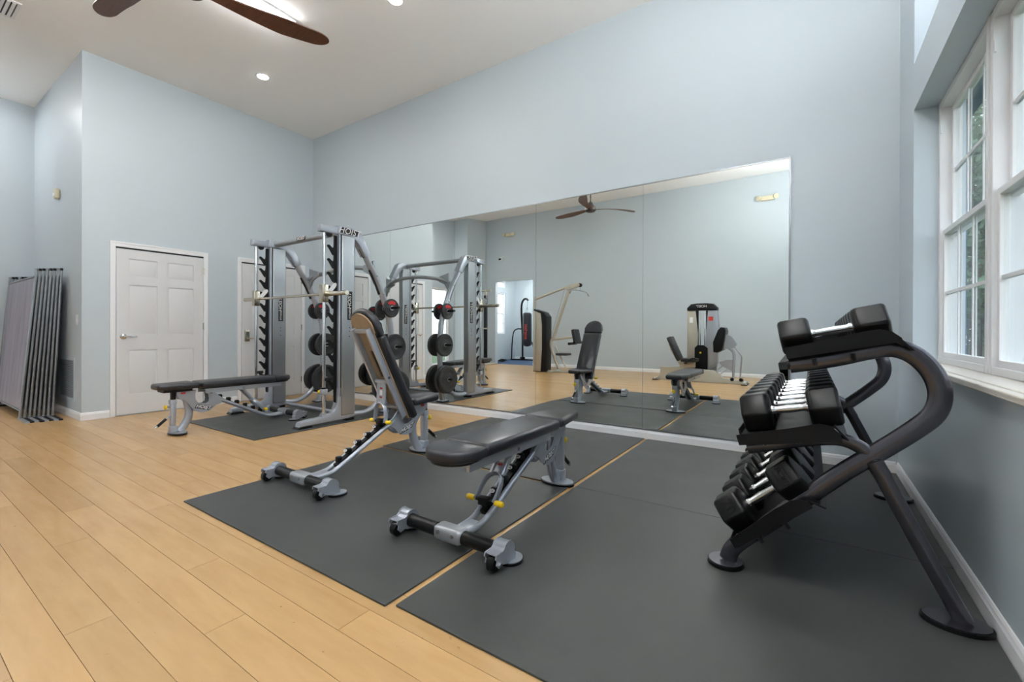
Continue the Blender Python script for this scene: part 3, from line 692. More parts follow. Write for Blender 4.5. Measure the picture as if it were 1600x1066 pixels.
# ------------------------------------------------------------------ smith machine
sm = empty('smith_machine', (-5.2, 3.2, MT), 'tall silver smith machine with a guided bar and toothed racks', 'gym machine')
Z0 = MT+.0
def leg_side(X, s):
    """s = +1 right frame, -1 left frame (outward direction)"""
    G().box((X-.05, 3.10, .075), (X+.05, 3.275, 2.14)).build('upright', M_alu, sm, bevel=.012)
    G().box((X-.042, 3.065, .3), (X+.042, 3.086, 2.14)).build('upright_channel', M_silver, sm)
    G().box((X-.04, 3.0865, .3), (X+.04, 3.0995, 2.14)).build('upright_seam', M_black, sm)
    # toothed rack
    tk = [(3.064, .42)]
    z = .40; right = []
    hooks = [2.00-.1515*i for i in range(11)]
    poly = [(3.064, 2.12), (3.064, .22), (3.035, .24), (3.03, .36)]
    for h in reversed(hooks):
        poly += [(3.03, h-.105), (3.012, h-.10), (2.965, h-.028), (2.948, h-.012), (2.950, h+.004), (2.965, h+.008), (2.985, h-.006), (3.005, h-.022), (3.022, h-.02), (3.028, h-.0)]
    poly += [(3.03, 2.12)]
    # split in quads by triangulating the face through bmesh
    bm = bmesh.new(); A = [bm.verts.new((X-.009, *p)) for p in poly]; f = bm.faces.new(A)
    ex = bmesh.ops.extrude_face_region(bm, geom=[f]); bmesh.ops.translate(bm, vec=(.018, 0, 0), verts=[v for v in ex['geom'] if isinstance(v, bmesh.types.BMVert)])
    bmesh.ops.triangulate(bm, faces=[f for f in bm.faces if len(f.verts) > 4]); bm.verts.index_update()
    G().add([v.co.copy() for v in bm.verts], [[v.index for v in f.verts] for f in bm.faces]).build('toothed_rack', M_tray, sm); bm.free()
    # rods
    G().cyl((X, 2.905, .125), (X, 2.905, 2.20), .0155, 14).build('guide_rod', M_chrome, sm)
    G().cyl((X-.02, 2.94, .15), (X-.02, 2.94, 2.14), .004, 6).build('cable', M_silver2, sm)
    tb = G().rbox((X-.035, 2.845, 2.135), (X+.035, 3.06, 2.215), .01, 2).build('top_block', M_silver, sm)
    G().lathe([(.0, -.012), (.03, -.012), (.036, -.008), (.036, .008), (.03, .012), (.0, .012)], (X, 2.97, 2.13), (1, 0, 0), 18).build('pulley', M_black, sm)
    # head plate with lettering
    hp = [(3.05, 2.235), (3.22, 2.235), (3.31, 2.225), (3.37, 2.19), (3.405, 2.13), (3.50, 1.965), (3.42, 1.93), (3.34, 2.05), (3.27, 2.115), (3.20, 2.14), (3.05, 2.142)]
    pl_ = G().prism(hp, X-.05, X+.05, 'yz', bev=.006).build('head_plate', M_silver, sm)
    if s > 0:
        G().prism([(3.075, 2.158), (3.30, 2.146), (3.325, 2.212), (3.10, 2.224)], X+.0502, X+.0510, 'yz').build('logo_plate', M_dark, pl_)
        text('lettering', 'HOIST', .10, TM((X+.0516, 3.198, 2.185), (0, 1, -.05), (0, .05, 1)), M_white, pl_, .0003, 0, .25)
    # curved rear leg
    G().tube([(X, 3.44, 1.985), (X, 3.50, 1.87), (X, 3.60, 1.72), (X, 3.72, 1.48), (X, 3.81, 1.24), (X, 3.85, 1.0), (X, 3.86, .75), (X, 3.85, .45), (X, 3.83, .2), (X, 3.80, .035)], .036, 16, 4, ry=.042, up=(1, 0, 0)).build('rear_leg', M_silver, sm)
    G().rbox((X-.06, 3.73, MT+.012), (X+.06, 3.87, .035), .006, 2).build('rear_foot', M_silver, sm); G().box((X-.065, 3.725, MT+.0005), (X+.065, 3.875, MT+.0115)).build('foot_pad', M_rub, sm)
    # base rail and gusset
    g = G().prism([(2.60, .03), (2.615, .075), (2.70, .088), (2.95, .10), (3.02, .14), (3.055, .22), (3.062, .40), (3.285, .40), (3.285, .05), (3.2, .035)], X-.040, X+.040, 'yz', bev=.006); g.build('base_frame', M_silver, sm)
    G().prism([(2.58, MT+.0005), (2.75, MT+.0005), (2.73, .0295), (2.6, .0295)], X-.055, X+.055, 'yz').build('foot_pad', M_rub, sm)
    G().box((X-.045, 3.18, MT+.0005), (X+.045, 3.27, .034)).build('foot_pad', M_rub, sm)
    G().tube([(X, 3.285, .07), (X, 3.45, .065), (X, 3.58, .11), (X, 3.72, .22), (X, 3.83, .31)], .030, 14, 4).build('base_tube', M_silver, sm)
    st = G().rbox((X-.03, 2.875, .335), (X+.03, 2.94, .40), .008, 2).build('safety_stop', M_silver, sm)
    G().cyl((X, 2.905, .401), (X, 2.905, .415), .03, 16).build('bumper', M_rub, st)
    G().lathe([(.0, 0), (.012, 0), (.022, .01), (.022, .03), (.01, .04), (.0, .04)], (X-s*.03, 2.895, .365), (-s, 0, 0), 14).build('stop_knob', M_yel, st)
    G().cyl((X, 2.905, .105), (X, 2.905, .135), .034, 16).rbox((X-.034, 2.87, .09), (X+.034, 3.04, .118), .008, 2).build('rod_foot', M_silver, sm)
    # weight pegs
    for y, z in PEGS:
        for q in (-1, 1):
            pg = G().cyl((X+q*.03, y, z), (X+q*.22, y, z), .0165, 14).build('weight_peg', M_black, sm)
    # height scale label on the upright side
    lb = G().box((X+.0505, 3.17, 1.17), (X+.0515, 3.235, 1.50)).build('upright_label', M_dark, sm)
    text('lettering', 'HOIST', .065, TM((X+.0522, 3.200, 1.39), (0, 0, 1), (0, -1, 0)), M_white, lb, .0003, .0, .2)
    text('lettering', 'FITNESS', .034, TM((X+.0522, 3.205, 1.245), (0, 0, 1), (0, -1, 0)), M_white, lb, .0003, .0, .0)
    for zz in (.98, 1.04, 1.08): G().cyl((X+.05, 3.2, zz), (X+.054, 3.2, zz), .006, 8).build('bolt', M_black, sm)
    for yy, zz in ((3.15, 1.86), (3.60, 1.72), (3.70, 1.5)): 
        if yy > 3.4: G().cyl((X+.036, yy, zz), (X+.042, yy, zz), .010, 10).build('bolt', M_chrome, sm)
    G().tube([(X, 3.515, 1.79), (X, 3.605, 1.63), (X, 3.664, 1.50)], .012, 8, 3, ry=.02).build('wear_strip', M_black, sm)
    G().tube([(X-.0, 3.37, 2.04), (X-.0, 3.44, 1.93)], .02, 10, 1).build('band_peg_pad', M_black, sm)
    # band pegs at the foot of the rack
    G().cyl((X-.01, 3.0, .50), (X-.01, 2.93, .50), .018, 12).build('safety_horn', M_black, sm)
PEGS = [(3.79, 1.335), (3.85, .845), (3.84, .35)]
XRs, XLs = -4.47, -5.95
leg_side(XRs, 1); leg_side(XLs, -1)
tbm = G().tube([(XLs+.05, 3.15, 2.185), (XRs-.05, 3.15, 2.185)], .042, 16, 1, ry=.034, up=(0, 0, 1)).build('top_beam', M_silver2, sm)
G().rbox((-5.36, 3.105, 2.165), (-5.17, 3.112, 2.215), .003, 1).build('logo_plate', M_dark, tbm)
text('lettering', 'HOIST', .058, TM((-5.265, 3.1035, 2.19), (1, 0, 0), (0, 0, 1)), M_white, tbm, .0003, .001, .25)
ab = G().tube([(XLs+.05, 3.60, 1.77), (-5.75, 3.66, 1.83), (-5.45, 3.71, 1.875), (-5.21, 3.72, 1.885), (-4.97, 3.71, 1.875), (-4.67, 3.66, 1.83), (XRs-.05, 3.60, 1.77)], .035, 14, 4, ry=.028, up=(0, 0, 1)).build('rear_arch', M_silver2, sm)
for X, s in ((XLs+.045, 1), (XRs-.045, -1)):
    G().prism([(X, 1.62), (X, 1.92), (X+s*.07, 1.90), (X+s*.20, 1.87), (X+s*.20, 1.80), (X+s*.08, 1.75), (X+s*.02, 1.66)], 3.61, 3.635, 'xz').build('arch_gusset', M_silver2, ab)
G().tube([(XLs+.04, 3.28, .055), (XRs-.04, 3.28, .055)], .022, 12, 1).build('base_beam', M_silver, sm)
# the bar, part of the machine because it runs in its guides
bar = G().cyl((XLs-.02, 2.93, 1.452), (XRs+.02, 2.93, 1.452), .0145, 14).build('guided_bar', M_nickel, sm)
G().cyl((XLs-.33, 2.93, 1.452), (XLs-.03, 2.93, 1.452), .025, 18).build('bar_sleeve', M_nickel, bar)
G().cyl((XRs+.07, 2.93, 1.452), (XRs+.38, 2.93, 1.452), .025, 18).build('bar_sleeve', M_nickel, bar)
for X, s in ((XLs, -1), (XRs, 1)):
    G().rbox((X-.035, 2.87, 1.36), (X+.035, 2.945, 1.56), .01, 2).build('guide_block', M_nickel, bar)
    G().cyl((X+.036*s, 2.93, 1.452), (X+.07*s, 2.93, 1.452), .034, 18).build('collar', M_nickel, bar)
    G().prism([(2.935, 1.44), (2.965, 1.46), (3.03, 1.535), (3.045, 1.565), (3.03, 1.585), (3.0, 1.575), (2.94, 1.49)], X+.028, X+.036, 'yz').build('catch_hook', M_trim, bar)

# weight plates
def plate(X, y, z, rr, th_, label, red=False, slots=True, s=1):
    r = empty('weight_plate', (X, y, z), label, 'weight plate', 'rubber weight plates on the smith machine pegs')
    g = G()
    n = 40
    pf = [(.026, 0), (rr*.38, 0), (rr*.42, .004), (rr*.80, .004), (rr*.84, 0), (rr*.95, 0), (rr, .006), (rr, th_-.006), (rr*.95, th_), (rr*.84, th_), (rr*.80, th_-.004), (rr*.42, th_-.004), (rr*.38, th_), (.026, th_)]
    vs = []; fs = []
    for q, t in pf: vs += [(t-th_/2, q*math.cos(2*PI*j/n), q*math.sin(2*PI*j/n)) for j in range(n)]
    m_ = len(pf)
    for i in range(m_):
        for j in range(n): a = i*n+j; b = i*n+(j+1) % n; c = ((i+1) % m_)*n; fs.append((a, b, c+(j+1) % n, c+j))
    g.add([(v[0]+X, v[1]+y, v[2]+z) for v in vs], fs); g.build('disc', M_plate, r)
    G().add([(X+t, y+q*math.cos(2*PI*j/20), z+q*math.sin(2*PI*j/20)) for q, t in ((.0215, -th_/2-.001), (.03, -th_/2-.001), (.03, th_/2+.001), (.0215, th_/2+.001)) for j in range(20)],
            [(i*20+j, i*20+(j+1) % 20, ((i+1) % 4)*20+(j+1) % 20, ((i+1) % 4)*20+j) for i in range(4) for j in range(20)]).build('hub_ring', M_silver2, r)
    if red:
        w = [(rr*.42*math.cos(rad(a)), rr*.42*math.sin(rad(a))) for a in range(40, 145, 15)]+[(rr*.78*math.cos(rad(a)), rr*.78*math.sin(rad(a))) for a in range(140, 35, -15)]
        for sx in (-1, 1): G().prism([(y+a, z+b) for a, b in w], X+sx*(th_/2-.003), X+sx*(th_/2+.0005), 'yz').build('red_insert', M_redp, r)
    if slots:
        for a0 in (0, 120, 240):
            w = [(rr*.58*math.cos(rad(a0+a)), rr*.58*math.sin(rad(a0+a))) for a in range(-22, 23, 11)]+[(rr*.72*math.cos(rad(a0+a)), rr*.72*math.sin(rad(a0+a))) for a in range(22, -23, -11)]
            for sx in (-1, 1): G().prism([(y+p, z+q) for p, q in w], X+sx*(th_/2-.0042), X+sx*(th_/2-.0032), 'yz').build('grip_slot', M_dark, r)
sz = [(.118, .035), (.165, .045), (.205, .05)]
nm = [('small red-marked', 'top'), ('medium black', 'middle'), ('large black', 'bottom')]
for X, s, side in ((XRs, 1, 'right'), (XLs, -1, 'left')):
    for k, (y, z) in enumerate(PEGS):
        rr, t = sz[k]
        for q, io in ((1, 'outer' if s > 0 else 'inner'), (-1, 'inner' if s > 0 else 'outer')):
            off = .06+t/2
            zz = z-.004
            plate(X+q*off, y, zz-0.0, rr, t, '%s weight plate on the %s %s peg of the %s smith leg' % (nm[k][0], nm[k][1], io, side), red=(k == 0), slots=(k > 0))
            if k == 2 and io == 'outer': plate(X+q*(off+t+.004), y, zz, rr*.93, t*.9, 'second large weight plate outermost on the bottom %s smith peg' % side)

# ------------------------------------------------------------------ dumbbell rack
rk = empty('dumbbell_rack', (.1, 2.9, MT), 'three-tier gunmetal dumbbell rack with curved tubular end frames', 'rack')
def rack_frame(Y):
    A = [(-.07, .912), (.02, .930), (.105, .952), (.19, .978), (.262, .990), (.325, .962), (.372, .902), (.392, .828), (.376, .754), (.318, .685), (.218, .590), (.118, .500), (-.007, .372), (-.130, .243), (-.24, .135), (-.285, .080), (-.302, .03)]
    B = [(-.225, .542), (-.12, .572), (-.026, .600), (.074, .622), (.132, .617), (.187, .586), (.216, .541)]
    Cc = [(.212, .548), (.331, .289), (.458, .025)]
    G().tube([(x, Y, z) for x, z in A], .019, 18, 5, ry=.035, up=(1, 0, 0)).build('frame_tube', M_gun, rk)
    G().tube([(x, Y, z) for x, z in B], .018, 16, 5, ry=.026, up=(0, 0, 1)).build('shelf_arm', M_gun, rk)
    G().tube([(x, Y, z) for x, z in Cc], .018, 16, 1, ry=.028, up=(1, 0, 0)).build('rear_leg', M_gun, rk)
    G().cyl((.205, Y-.0, .555), (.235, Y, .50), .03, 14).build('frame_joint', M_gun, rk)
    for (x, w, d) in ((-.31, .075, .075), (.437, .085, .105)):
        e = [(x+w*math.cos(2*PI*i/32), Y+.0+d*math.sin(2*PI*i/32)) for i in range(32)] if x < 0 else [(x+.098*math.cos(2*PI*i/32), Y+.07*math.sin(2*PI*i/32)) for i in range(32)]
        G().prism(e, MT+.0005, MT+.014, 'xy').build('foot_pad', M_rub, rk)
        cx = x; G().prism([(cx+(p-cx)*.93, Y+(q-Y)*.93) for p, q in e], MT+.0145, MT+.019, 'xy').build('foot_plate', M_gun, rk)
    G().cyl((-.078, Y, .910), (-.066, Y, .913), .02, 14).build('end_plug', M_black, rk)
RY0, RY1 = 2.12, 3.68
rack_frame(2.185); rack_frame(3.615)
def tray(fl0, fl1, lipn, name, back):
    """fl0/fl1: floor line ends (x,z); lipn: side lip polygon"""
    d = Vector((fl1[0]-fl0[0], 0, fl1[1]-fl0[1])); u = d.normalized(); nn = Vector((-u.z, 0, u.x)); t = .004
    a = Vector((fl0[0], 0, fl0[1])); b = Vector((fl1[0], 0, fl1[1]))
    def q(p, k): return (p+nn*k)
    sec = [a+nn*.045, a+nn*.045-u*t, a-nn*t-u*t, b-nn*t, b+nn*0]+[b+nn*0]
    g = G()
    g.prism([(p.x, p.z) for p in (a, b, b-nn*t, a-nn*t)], RY0+.004, RY1-.004, 'xz')
    g.prism([(p.x, p.z) for p in (a-u*t-nn*.012, a-nn*.012, a+nn*.028, a-u*t+nn*.028)], RY0+.004, RY1-.004, 'xz')
    g.prism([(p.x, p.z) for p in (b, b+u*.012+nn*.012, b+u*.045-nn*.045, b+u*.038-nn*.045, b+u*.008+nn*.004, b-nn*t)], RY0+.004, RY1-.004, 'xz')
    tr = g.build(name, M_tray, rk)
    for y0, y1 in ((RY0, RY0+.004), (RY1-.004, RY1)):
        G().prism(lipn, y0, y1, 'xz').build('side_lip', M_tray, tr)
    for k in (.25, .62):
        p = a+(b-a)*k-nn*.026
        for Y in (2.185, 3.615): G().cyl((p.x, Y-.03, p.z), (p.x-nn.x*.028, Y-.03, p.z-nn.z*.028), .008, 8).build('tray_bolt', M_black, tr)
    return tr
tray((-.075, .952), (.262, 1.020), [(-.088, .984), (-.076, .939), (.262, 1.012), (.285, .998), (.278, 1.030), (.252, 1.052), (.215, 1.062), (.17, 1.052), (.0, 1.005)], 'top_tray', 0)
tray((-.245, .606), (.075, .670), [(-.262, .604), (-.250, .562), (.075, .622), (.106, .622), (.102, .655), (.068, .684), (.03, .688), (-.06, .66)], 'middle_tray', 0)
tray((-.262, .138), (-.005, .363), [(-.286, .147), (-.262, .112), (.014, .352), (-.005, .372), (-.035, .376), (-.066, .362), (-.12, .315)], 'bottom_tray', 0)

def dumbbell_proto(L, a, hl, numeral):
    """axis along local x, flat of the hexagon down, origin at the centre"""
    r = empty('hex_dumbbell', (0, 0, 0), 'x', 'dumbbell')
    R6 = a/math.cos(PI/6)
    for s in (-1, 1):
        x0, x1 = s*(L/2-hl), s*L/2
        c = .012
        def ring(x, k): return [(x, R6*k*math.cos(rad(60*i)), R6*k*math.sin(rad(60*i))) for i in range(6)]
        rs = [ring(x0, .80), ring(x0+s*c*.6, .93), ring(x0+s*c*1.3, 1.0), ring(x1-s*c*1.2, 1.0), ring(x1-s*c*.5, .95), ring(x1, .84)]
        vs = [v for q in rs for v in q]; fs = [tuple(range(6))]
        for i in range(5):
            for j in range(6): p = i*6+j; q = i*6+(j+1) % 6; fs.append((p, q, q+6, p+6))
        fs.append(tuple(range(30, 36))); g = G().add(vs, fs); g.sharp = 40
        h = g.build('hex_head', M_hex, r, bevel=.007)
        if numeral:
            nrm = Vector((0, -math.cos(rad(30)), math.sin(rad(30)))); cen = Vector(((x0+x1)/2, 0, 0))+nrm*(a+.0006)
            ux = Vector((s*0-1*0, 0, 0)); ux = Vector((1, 0, 0)); uy = nrm.cross(ux).normalized()
            if s < 0: text('numeral', numeral, .062, TM(cen, -uy, ux), M_tray, h, .0012, .001)
            else:
                text('numeral', 'HOIST', .026, TM(cen, -uy, ux), M_tray, h, .0012, .0006)
                fr = G()
                for p0, p1 in (((-.045, -.024), (.045, -.021)), ((-.045, .021), (.045, .024)), ((-.048, -.024), (-.045, .024)), ((.045, -.024), (.048, .024))):
                    Mt = TM(cen, -uy, ux); fr.box((p0[0], p0[1], 0), (p1[0], p1[1], .001), Mt)
                fr.build('numeral_border', M_tray, h)
    hh = L/2-hl
    G().lathe([(.0, -hh-.004), (.017, -hh-.004), (.0185, -hh+.006), (.0155, -hh+.012), (.0145, -hh+.02), (.0175, 0), (.0145, hh-.02), (.0155, hh-.012), (.0185, hh-.006), (.017, hh+.004), (.0, hh+.004)], (0, 0, 0), (1, 0, 0), 18).build('handle', M_chrome, r)
    return r
ordn = ['first', 'second', 'third', 'fourth', 'fifth', 'sixth', 'seventh', 'eighth', 'ninth']
def tier(L, a, hl, c, tilt, y0, dy, n, name, numeral, shrink):
    p = dumbbell_proto(L, a, hl, numeral)
    for i in range(n):
        o = p if i == 0 else copy_tree(p)
        k = 1-shrink*i
        u = Vector((math.cos(rad(tilt)), 0, math.sin(rad(tilt)))); nn = Vector((-u.z, 0, u.x))
        pos = Vector((c[0], 0, c[1]))-nn*(a*(1-k))
        o.location = (pos.x, y0+dy*i, pos.z); o.rotation_euler = (0, -rad(tilt), 0); o.scale = (1, k, k)
        o['label'] = ('black hex dumbbell nearest the camera on the %s tier' % name) if i == 0 else ('%s black hex dumbbell from the near end of the %s tier' % (ordn[i], name)) if i < n-1 else 'black hex dumbbell at the mirror end of the %s tier' % name
        o['group'] = 'hex dumbbells on the %s tier' % name
def above(fl0, fl1, x, a):
    d = Vector((fl1[0]-fl0[0], fl1[1]-fl0[1])); k = (x-fl0[0])/d.x; p = Vector(fl0)+d*k; n_ = Vector((-d.y, d.x)).normalized()
    q = p+n_*(a+.001); return (q.x, q.y), math.degrees(math.atan2(d.y, d.x))
c, tl = above((-.075, .952), (.262, 1.020), .088, .072); tier(.365, .072, .113, c, tl, 2.222, .168, 9, 'top', None, .02)
c, tl = above((-.245, .606), (.075, .670), -.055, .078); tier(.36, .078, .112, c, tl, 2.232, .187, 8, 'middle', None, .012)
c, tl = above((-.262, .138), (-.005, .363), -.115, .083); tier(.385, .083, .118, c, tl, 2.235, .225, 7, 'bottom', '70', .01)

# ------------------------------------------------------------------ things behind the camera, seen in the mirror
# leg press machine
lp = empty('leg_press_machine', (-1.9, -1.3, 0), 'beige and black seated leg press machine with a weight tower', 'gym machine')
Yp = -1.15
def bx(g, x0, x1, y0, y1, z0, z1): return g.box((x0, y0, z0), (x1, y1, z1))
G().prism([(-2.82, .012), (-2.70, .10), (-2.68, .27), (-2.74, .285), (-2.28, .30), (-1.85, .27), (-1.6, .26), (-1.44, .12), (-1.1, .07), (-1.02, .012)], Yp-.04, Yp+.04, 'xz', bev=.006).build('base_frame', M_beige, lp)
for x in (-2.79, -1.06): G().box((x-.05, Yp-.30, .0005), (x+.05, Yp+.12, .0115)).build('foot', M_dark, lp)
G().rbox((-2.83, Yp-.3, .012), (-2.77, Yp+.1, .05), .006, 1).rbox((-1.10, Yp-.3, .012), (-1.04, Yp+.1, .05), .006, 1).build('cross_tube', M_beige, lp)
# weight tower behind the seat
ty = -1.55
for x0, x1, xm0, xm1, m_ in ((-2.22, -2.05, -2.22, -2.0, M_beige), (-1.80, -1.62, -1.84, -1.60, M_silver)):
    G().prism([(x0, 1.5), (x1, 1.5), ((x1+xm1)/2+(.03 if x0 < -2 else -.0), 1.0), (xm1, .75), (xm1-.01, .1), (x0, .1)] if x0 < -2 else [(x0, 1.5), (x1, 1.5), (xm1+.02, 1.0), (xm1, .6), (xm1-.04, .1), (xm0+.02, .1), (xm0-.02, .75), (x0-.04, 1.0)], ty-.14, ty+.05, 'xz', bev=.01).build('shroud', m_, lp)
G().prism([(-2.22, 1.505), (-1.62, 1.505), (-1.62, 1.56), (-1.70, 1.64), (-1.82, 1.655), (-2.02, 1.655), (-2.14, 1.64), (-2.22, 1.56)], ty-.16, ty+.07, 'xz', bev=.01).build('tower_cap', M_black, lp)
text('lettering', 'HOIST', .075, TM((-1.92, ty+.0712, 1.59), (-1, 0, 0), (0, 0, 1)), M_white, lp, .0004, 0, .2)
G().box((-2.05, ty-.02, .1), (-1.995, ty+.03, 1.5)).box((-1.84, ty-.02, .1), (-1.805, ty+.03, 1.5)).prism([(-2.06, .1), (-1.80, .1), (-1.80, .7), (-1.88, .76), (-2.0, .76), (-2.06, .7)], ty+.0505, ty+.07, 'xz').build('tower_frame', M_black, lp)
for i in range(12): G().rbox((-1.99, ty-.06, .78+i*.028-.6), (-1.845, ty+.02, .805+i*.028-.6), .002, 1).build('weight_block', M_black, lp)
for x in (-1.96, -1.88): G().cyl((x, ty-.02, .55), (x, ty-.02, 1.5), .008, 8).build('guide_rod', M_chrome, lp)
G().box((-1.79, ty+.0505, 1.28), (-1.70, ty+.0515, 1.37)).build('red_decal', M_redd, lp)
G().box((-2.17, ty+.0505, 1.24), (-2.10, ty+.0515, 1.36)).build('white_decal', M_white, lp)
G().cyl((-1.94, ty+.0705, .60), (-1.94, ty+.09, .60), .02, 12).build('selector_knob', M_yel, lp)
Mb = Matrix.Translation(Vector((-2.38, Yp, .69))) @ Matrix.Rotation(rad(-24), 4, 'Y')
g = G().rbox((-.05, -.16, -.27), (.04, .16, .27), .025, 3, M=Mb); g.sharp = 60; g.build('back_pad', M_vinyl, lp)
g = G().rbox((-2.24, Yp-.17, .42), (-1.93, Yp+.17, .49), .02, 3); g.sharp = 60; g.build('seat_pad', M_vinyl, lp)
G().rbox((-2.28, Yp-.05, .30), (-1.98, Yp+.05, .42), .01, 2).tube([(-2.50, Yp, .80), (-2.44, Yp, .62), (-2.28, Yp, .36)], .022, 10, 4).build('seat_carriage', M_beige, lp)
G().tube([(-2.1, Yp+.2, .42), (-2.0, Yp+.2, .50), (-1.90, Yp+.2, .48)], .014, 8, 4).tube([(-2.15, Yp+.19, .40), (-2.1, Yp+.2, .42)], .014, 8, 1).tube([(-2.15, Yp, .38), (-2.15, Yp+.19, .40)], .014, 8, 1).build('side_handle', M_black, lp)
g = G().prism([(-1.60, .64), (-1.53, .63), (-1.44, .68), (-1.38, 1.06), (-1.40, 1.13), (-1.47, 1.14), (-1.52, 1.08), (-1.61, .84)], Yp-.2, Yp+.2, 'xz', bev=.015); g.build('foot_platform', M_rub, lp)
for q in (-.06, .06): G().prism([(-1.43, .70), (-1.26, .72), (-1.20, .80), (-1.30, .95), (-1.40, 1.0)], Yp+q-.006, Yp+q+.006, 'xz').build('swing_bracket', M_silver, lp)
G().tube([(-1.38, Yp, .74), (-1.29, Yp, .68), (-1.25, Yp, .58), (-1.26, Yp, .3), (-1.26, Yp, .12)], .026, 12, 4).build('swing_arm', M_silver, lp)
G().tube([(-1.24, Yp, .75), (-1.15, Yp, .62), (-1.11, Yp, .55), (-1.13, Yp, .3), (-1.14, Yp, .12)], .014, 10, 3).build('linkage_rod', M_silver, lp)
G().prism([(-1.28, .49), (-1.40, .48), (-1.52, .42), (-1.48, .36), (-1.36, .30), (-1.28, .26)], Yp-.008, Yp+.008, 'xz').tube([(-1.70, Yp, .29), (-1.60, Yp, .38), (-1.48, Yp, .45)], .008, 8, 3).tube([(-1.58, Yp, .27), (-1.46, Yp, .36)], .008, 8, 1).tube([(-1.50, Yp, .19), (-1.38, Yp, .30)], .008, 8, 1).build('cam_plate', M_silver, lp)
for x in (-1.28, -1.12): G().cyl((x, Yp-.05, .10), (x, Yp+.05, .10), .035, 14).build('pivot', M_black, lp)

# lat pulldown machine
la = empty('lat_pulldown_machine', (-5.6, -1.4, 0), 'beige lat pulldown machine with a high angled boom', 'gym machine')
Yl = -1.35
G().prism([(-5.95, .02), (-5.74, .02), (-5.70, .6), (-5.70, 1.2), (-5.74, 1.5), (-5.95, 1.58)], Yl-.14, Yl+.14, 'xz', bev=.012).build('shroud', M_beige, la)
G().prism([(-5.735, .02), (-5.58, .02), (-5.57, 1.42), (-5.66, 1.53), (-5.95, 1.62), (-5.95, 1.583), (-5.735, 1.505), (-5.697, 1.2), (-5.697, .6)], Yl-.14, Yl+.14, 'xz', bev=.008).build('tower_front', M_black, la)
G().tube([(-6.0, Yl, .02), (-6.0, Yl, 1.78), (-5.97, Yl, 1.87), (-5.88, Yl, 1.91), (-5.0, Yl, 2.17), (-4.85, Yl, 2.21)], .032, 12, 4, ry=.028).build('top_tube', M_beige, la)
G().prism([(-5.12, 2.12), (-4.92, 2.22), (-4.72, 2.245), (-4.70, 2.17), (-4.80, 2.12), (-5.05, 2.07)], Yl-.035, Yl+.035, 'xz', bev=.008).build('pulley_head', M_beige, la)
G().cyl((-4.70, Yl-.02, 2.18), (-4.70, Yl+.02, 2.18), .05, 18).build('pulley', M_black, la)
G().tube([(-5.0, Yl, 2.1), (-5.2, Yl, 1.55), (-5.42, Yl, .93), (-5.50, Yl, .80), (-5.50, Yl, .64), (-5.40, Yl, .36), (-5.28, Yl, .10)], .028, 12, 3, ry=.04).build('boom', M_beige, la)
G().tube([(-5.48, Yl+.0, .83), (-4.90, Yl, .90)], .03, 12, 1).build('pad_arm', M_beige, la)
g = G().rbox((-.05, -.15, -.17), (.05, .15, .17), .03, 3, M=Matrix.Translation(Vector((-4.80, Yl, .93))) @ Matrix.Rotation(rad(-12), 4, 'Y')); g.sharp = 60; g.build('chest_pad', M_vinyl, la)
G().cyl((-4.90, Yl-.2, .74), (-4.90, Yl+.2, .74), .035, 14).cyl((-4.76, Yl-.2, .77), (-4.76, Yl+.2, .77), .035, 14).build('thigh_roller', M_rub, la)
G().tube([(-5.38, Yl, .66), (-5.25, Yl, .42), (-5.08, Yl, .14)], .022, 10, 3).build('seat_strut', M_beige, la)
g = G().rbox((-5.3, Yl-.15, .44), (-5.0, Yl+.15, .50), .02, 3); g.sharp = 60; g.build('seat_pad', M_vinyl, la)
G().rbox((-6.03, Yl-.04, .0005), (-4.95, Yl+.04, .05), .008, 2).rbox((-5.45, Yl-.3, .0005), (-5.36, Yl+.3, .045), .008, 2).build('base_frame', M_beige, la)
G().tube([(-4.70, Yl, 2.12), (-4.70, Yl, 2.05)], .004, 6, 1).tube([(-4.72, Yl-.55, 1.95), (-4.72, Yl-.40, 2.03), (-4.72, Yl, 2.05), (-4.72, Yl+.40, 2.03), (-4.70, Yl+.55, 1.95)], .013, 10, 4).build('pulldown_bar', M_chrome, la)
G().tube([(-5.1, Yl+.03, 2.12), (-5.47, Yl+.05, .95)], .005, 6, 1).build('cable', M_silver2, la)

# cable column by the opening
cc = empty('cable_column_machine', (-8.3, -2.4, 0), 'dark cable pulley column standing beside the rear opening', 'gym machine')
cx_, cy_ = -8.38, -2.35
G().rbox((cx_-.04, cy_-.05, .05), (cx_+.04, cy_+.05, 2.15), .01, 2).build('column', M_black, cc)
G().lathe([(.05, -.012), (.11, -.012), (.12, -.006), (.12, .006), (.11, .012), (.05, .012)], (cx_-.02, cy_+.09, 1.95), (0, 1, 0), 24).build('pulley_wheel', M_silver2, cc)
G().cyl((cx_-.2, cy_, 2.30), (cx_+.2, cy_, 2.30), .03, 12).rbox((cx_-.03, cy_-.03, 2.15), (cx_+.03, cy_+.03, 2.32), .008, 2).build('head_bar', M_beige, cc)
G().cyl((cx_-.16, cy_+.08, 1.12), (cx_+.16, cy_+.08, 1.12), .018, 12).build('cable_handle', M_beige, cc)
G().rbox((cx_-.25, cy_-.3, .0005), (cx_+.25, cy_+.3, .05), .01, 2).build('base_plate', M_beige, cc)

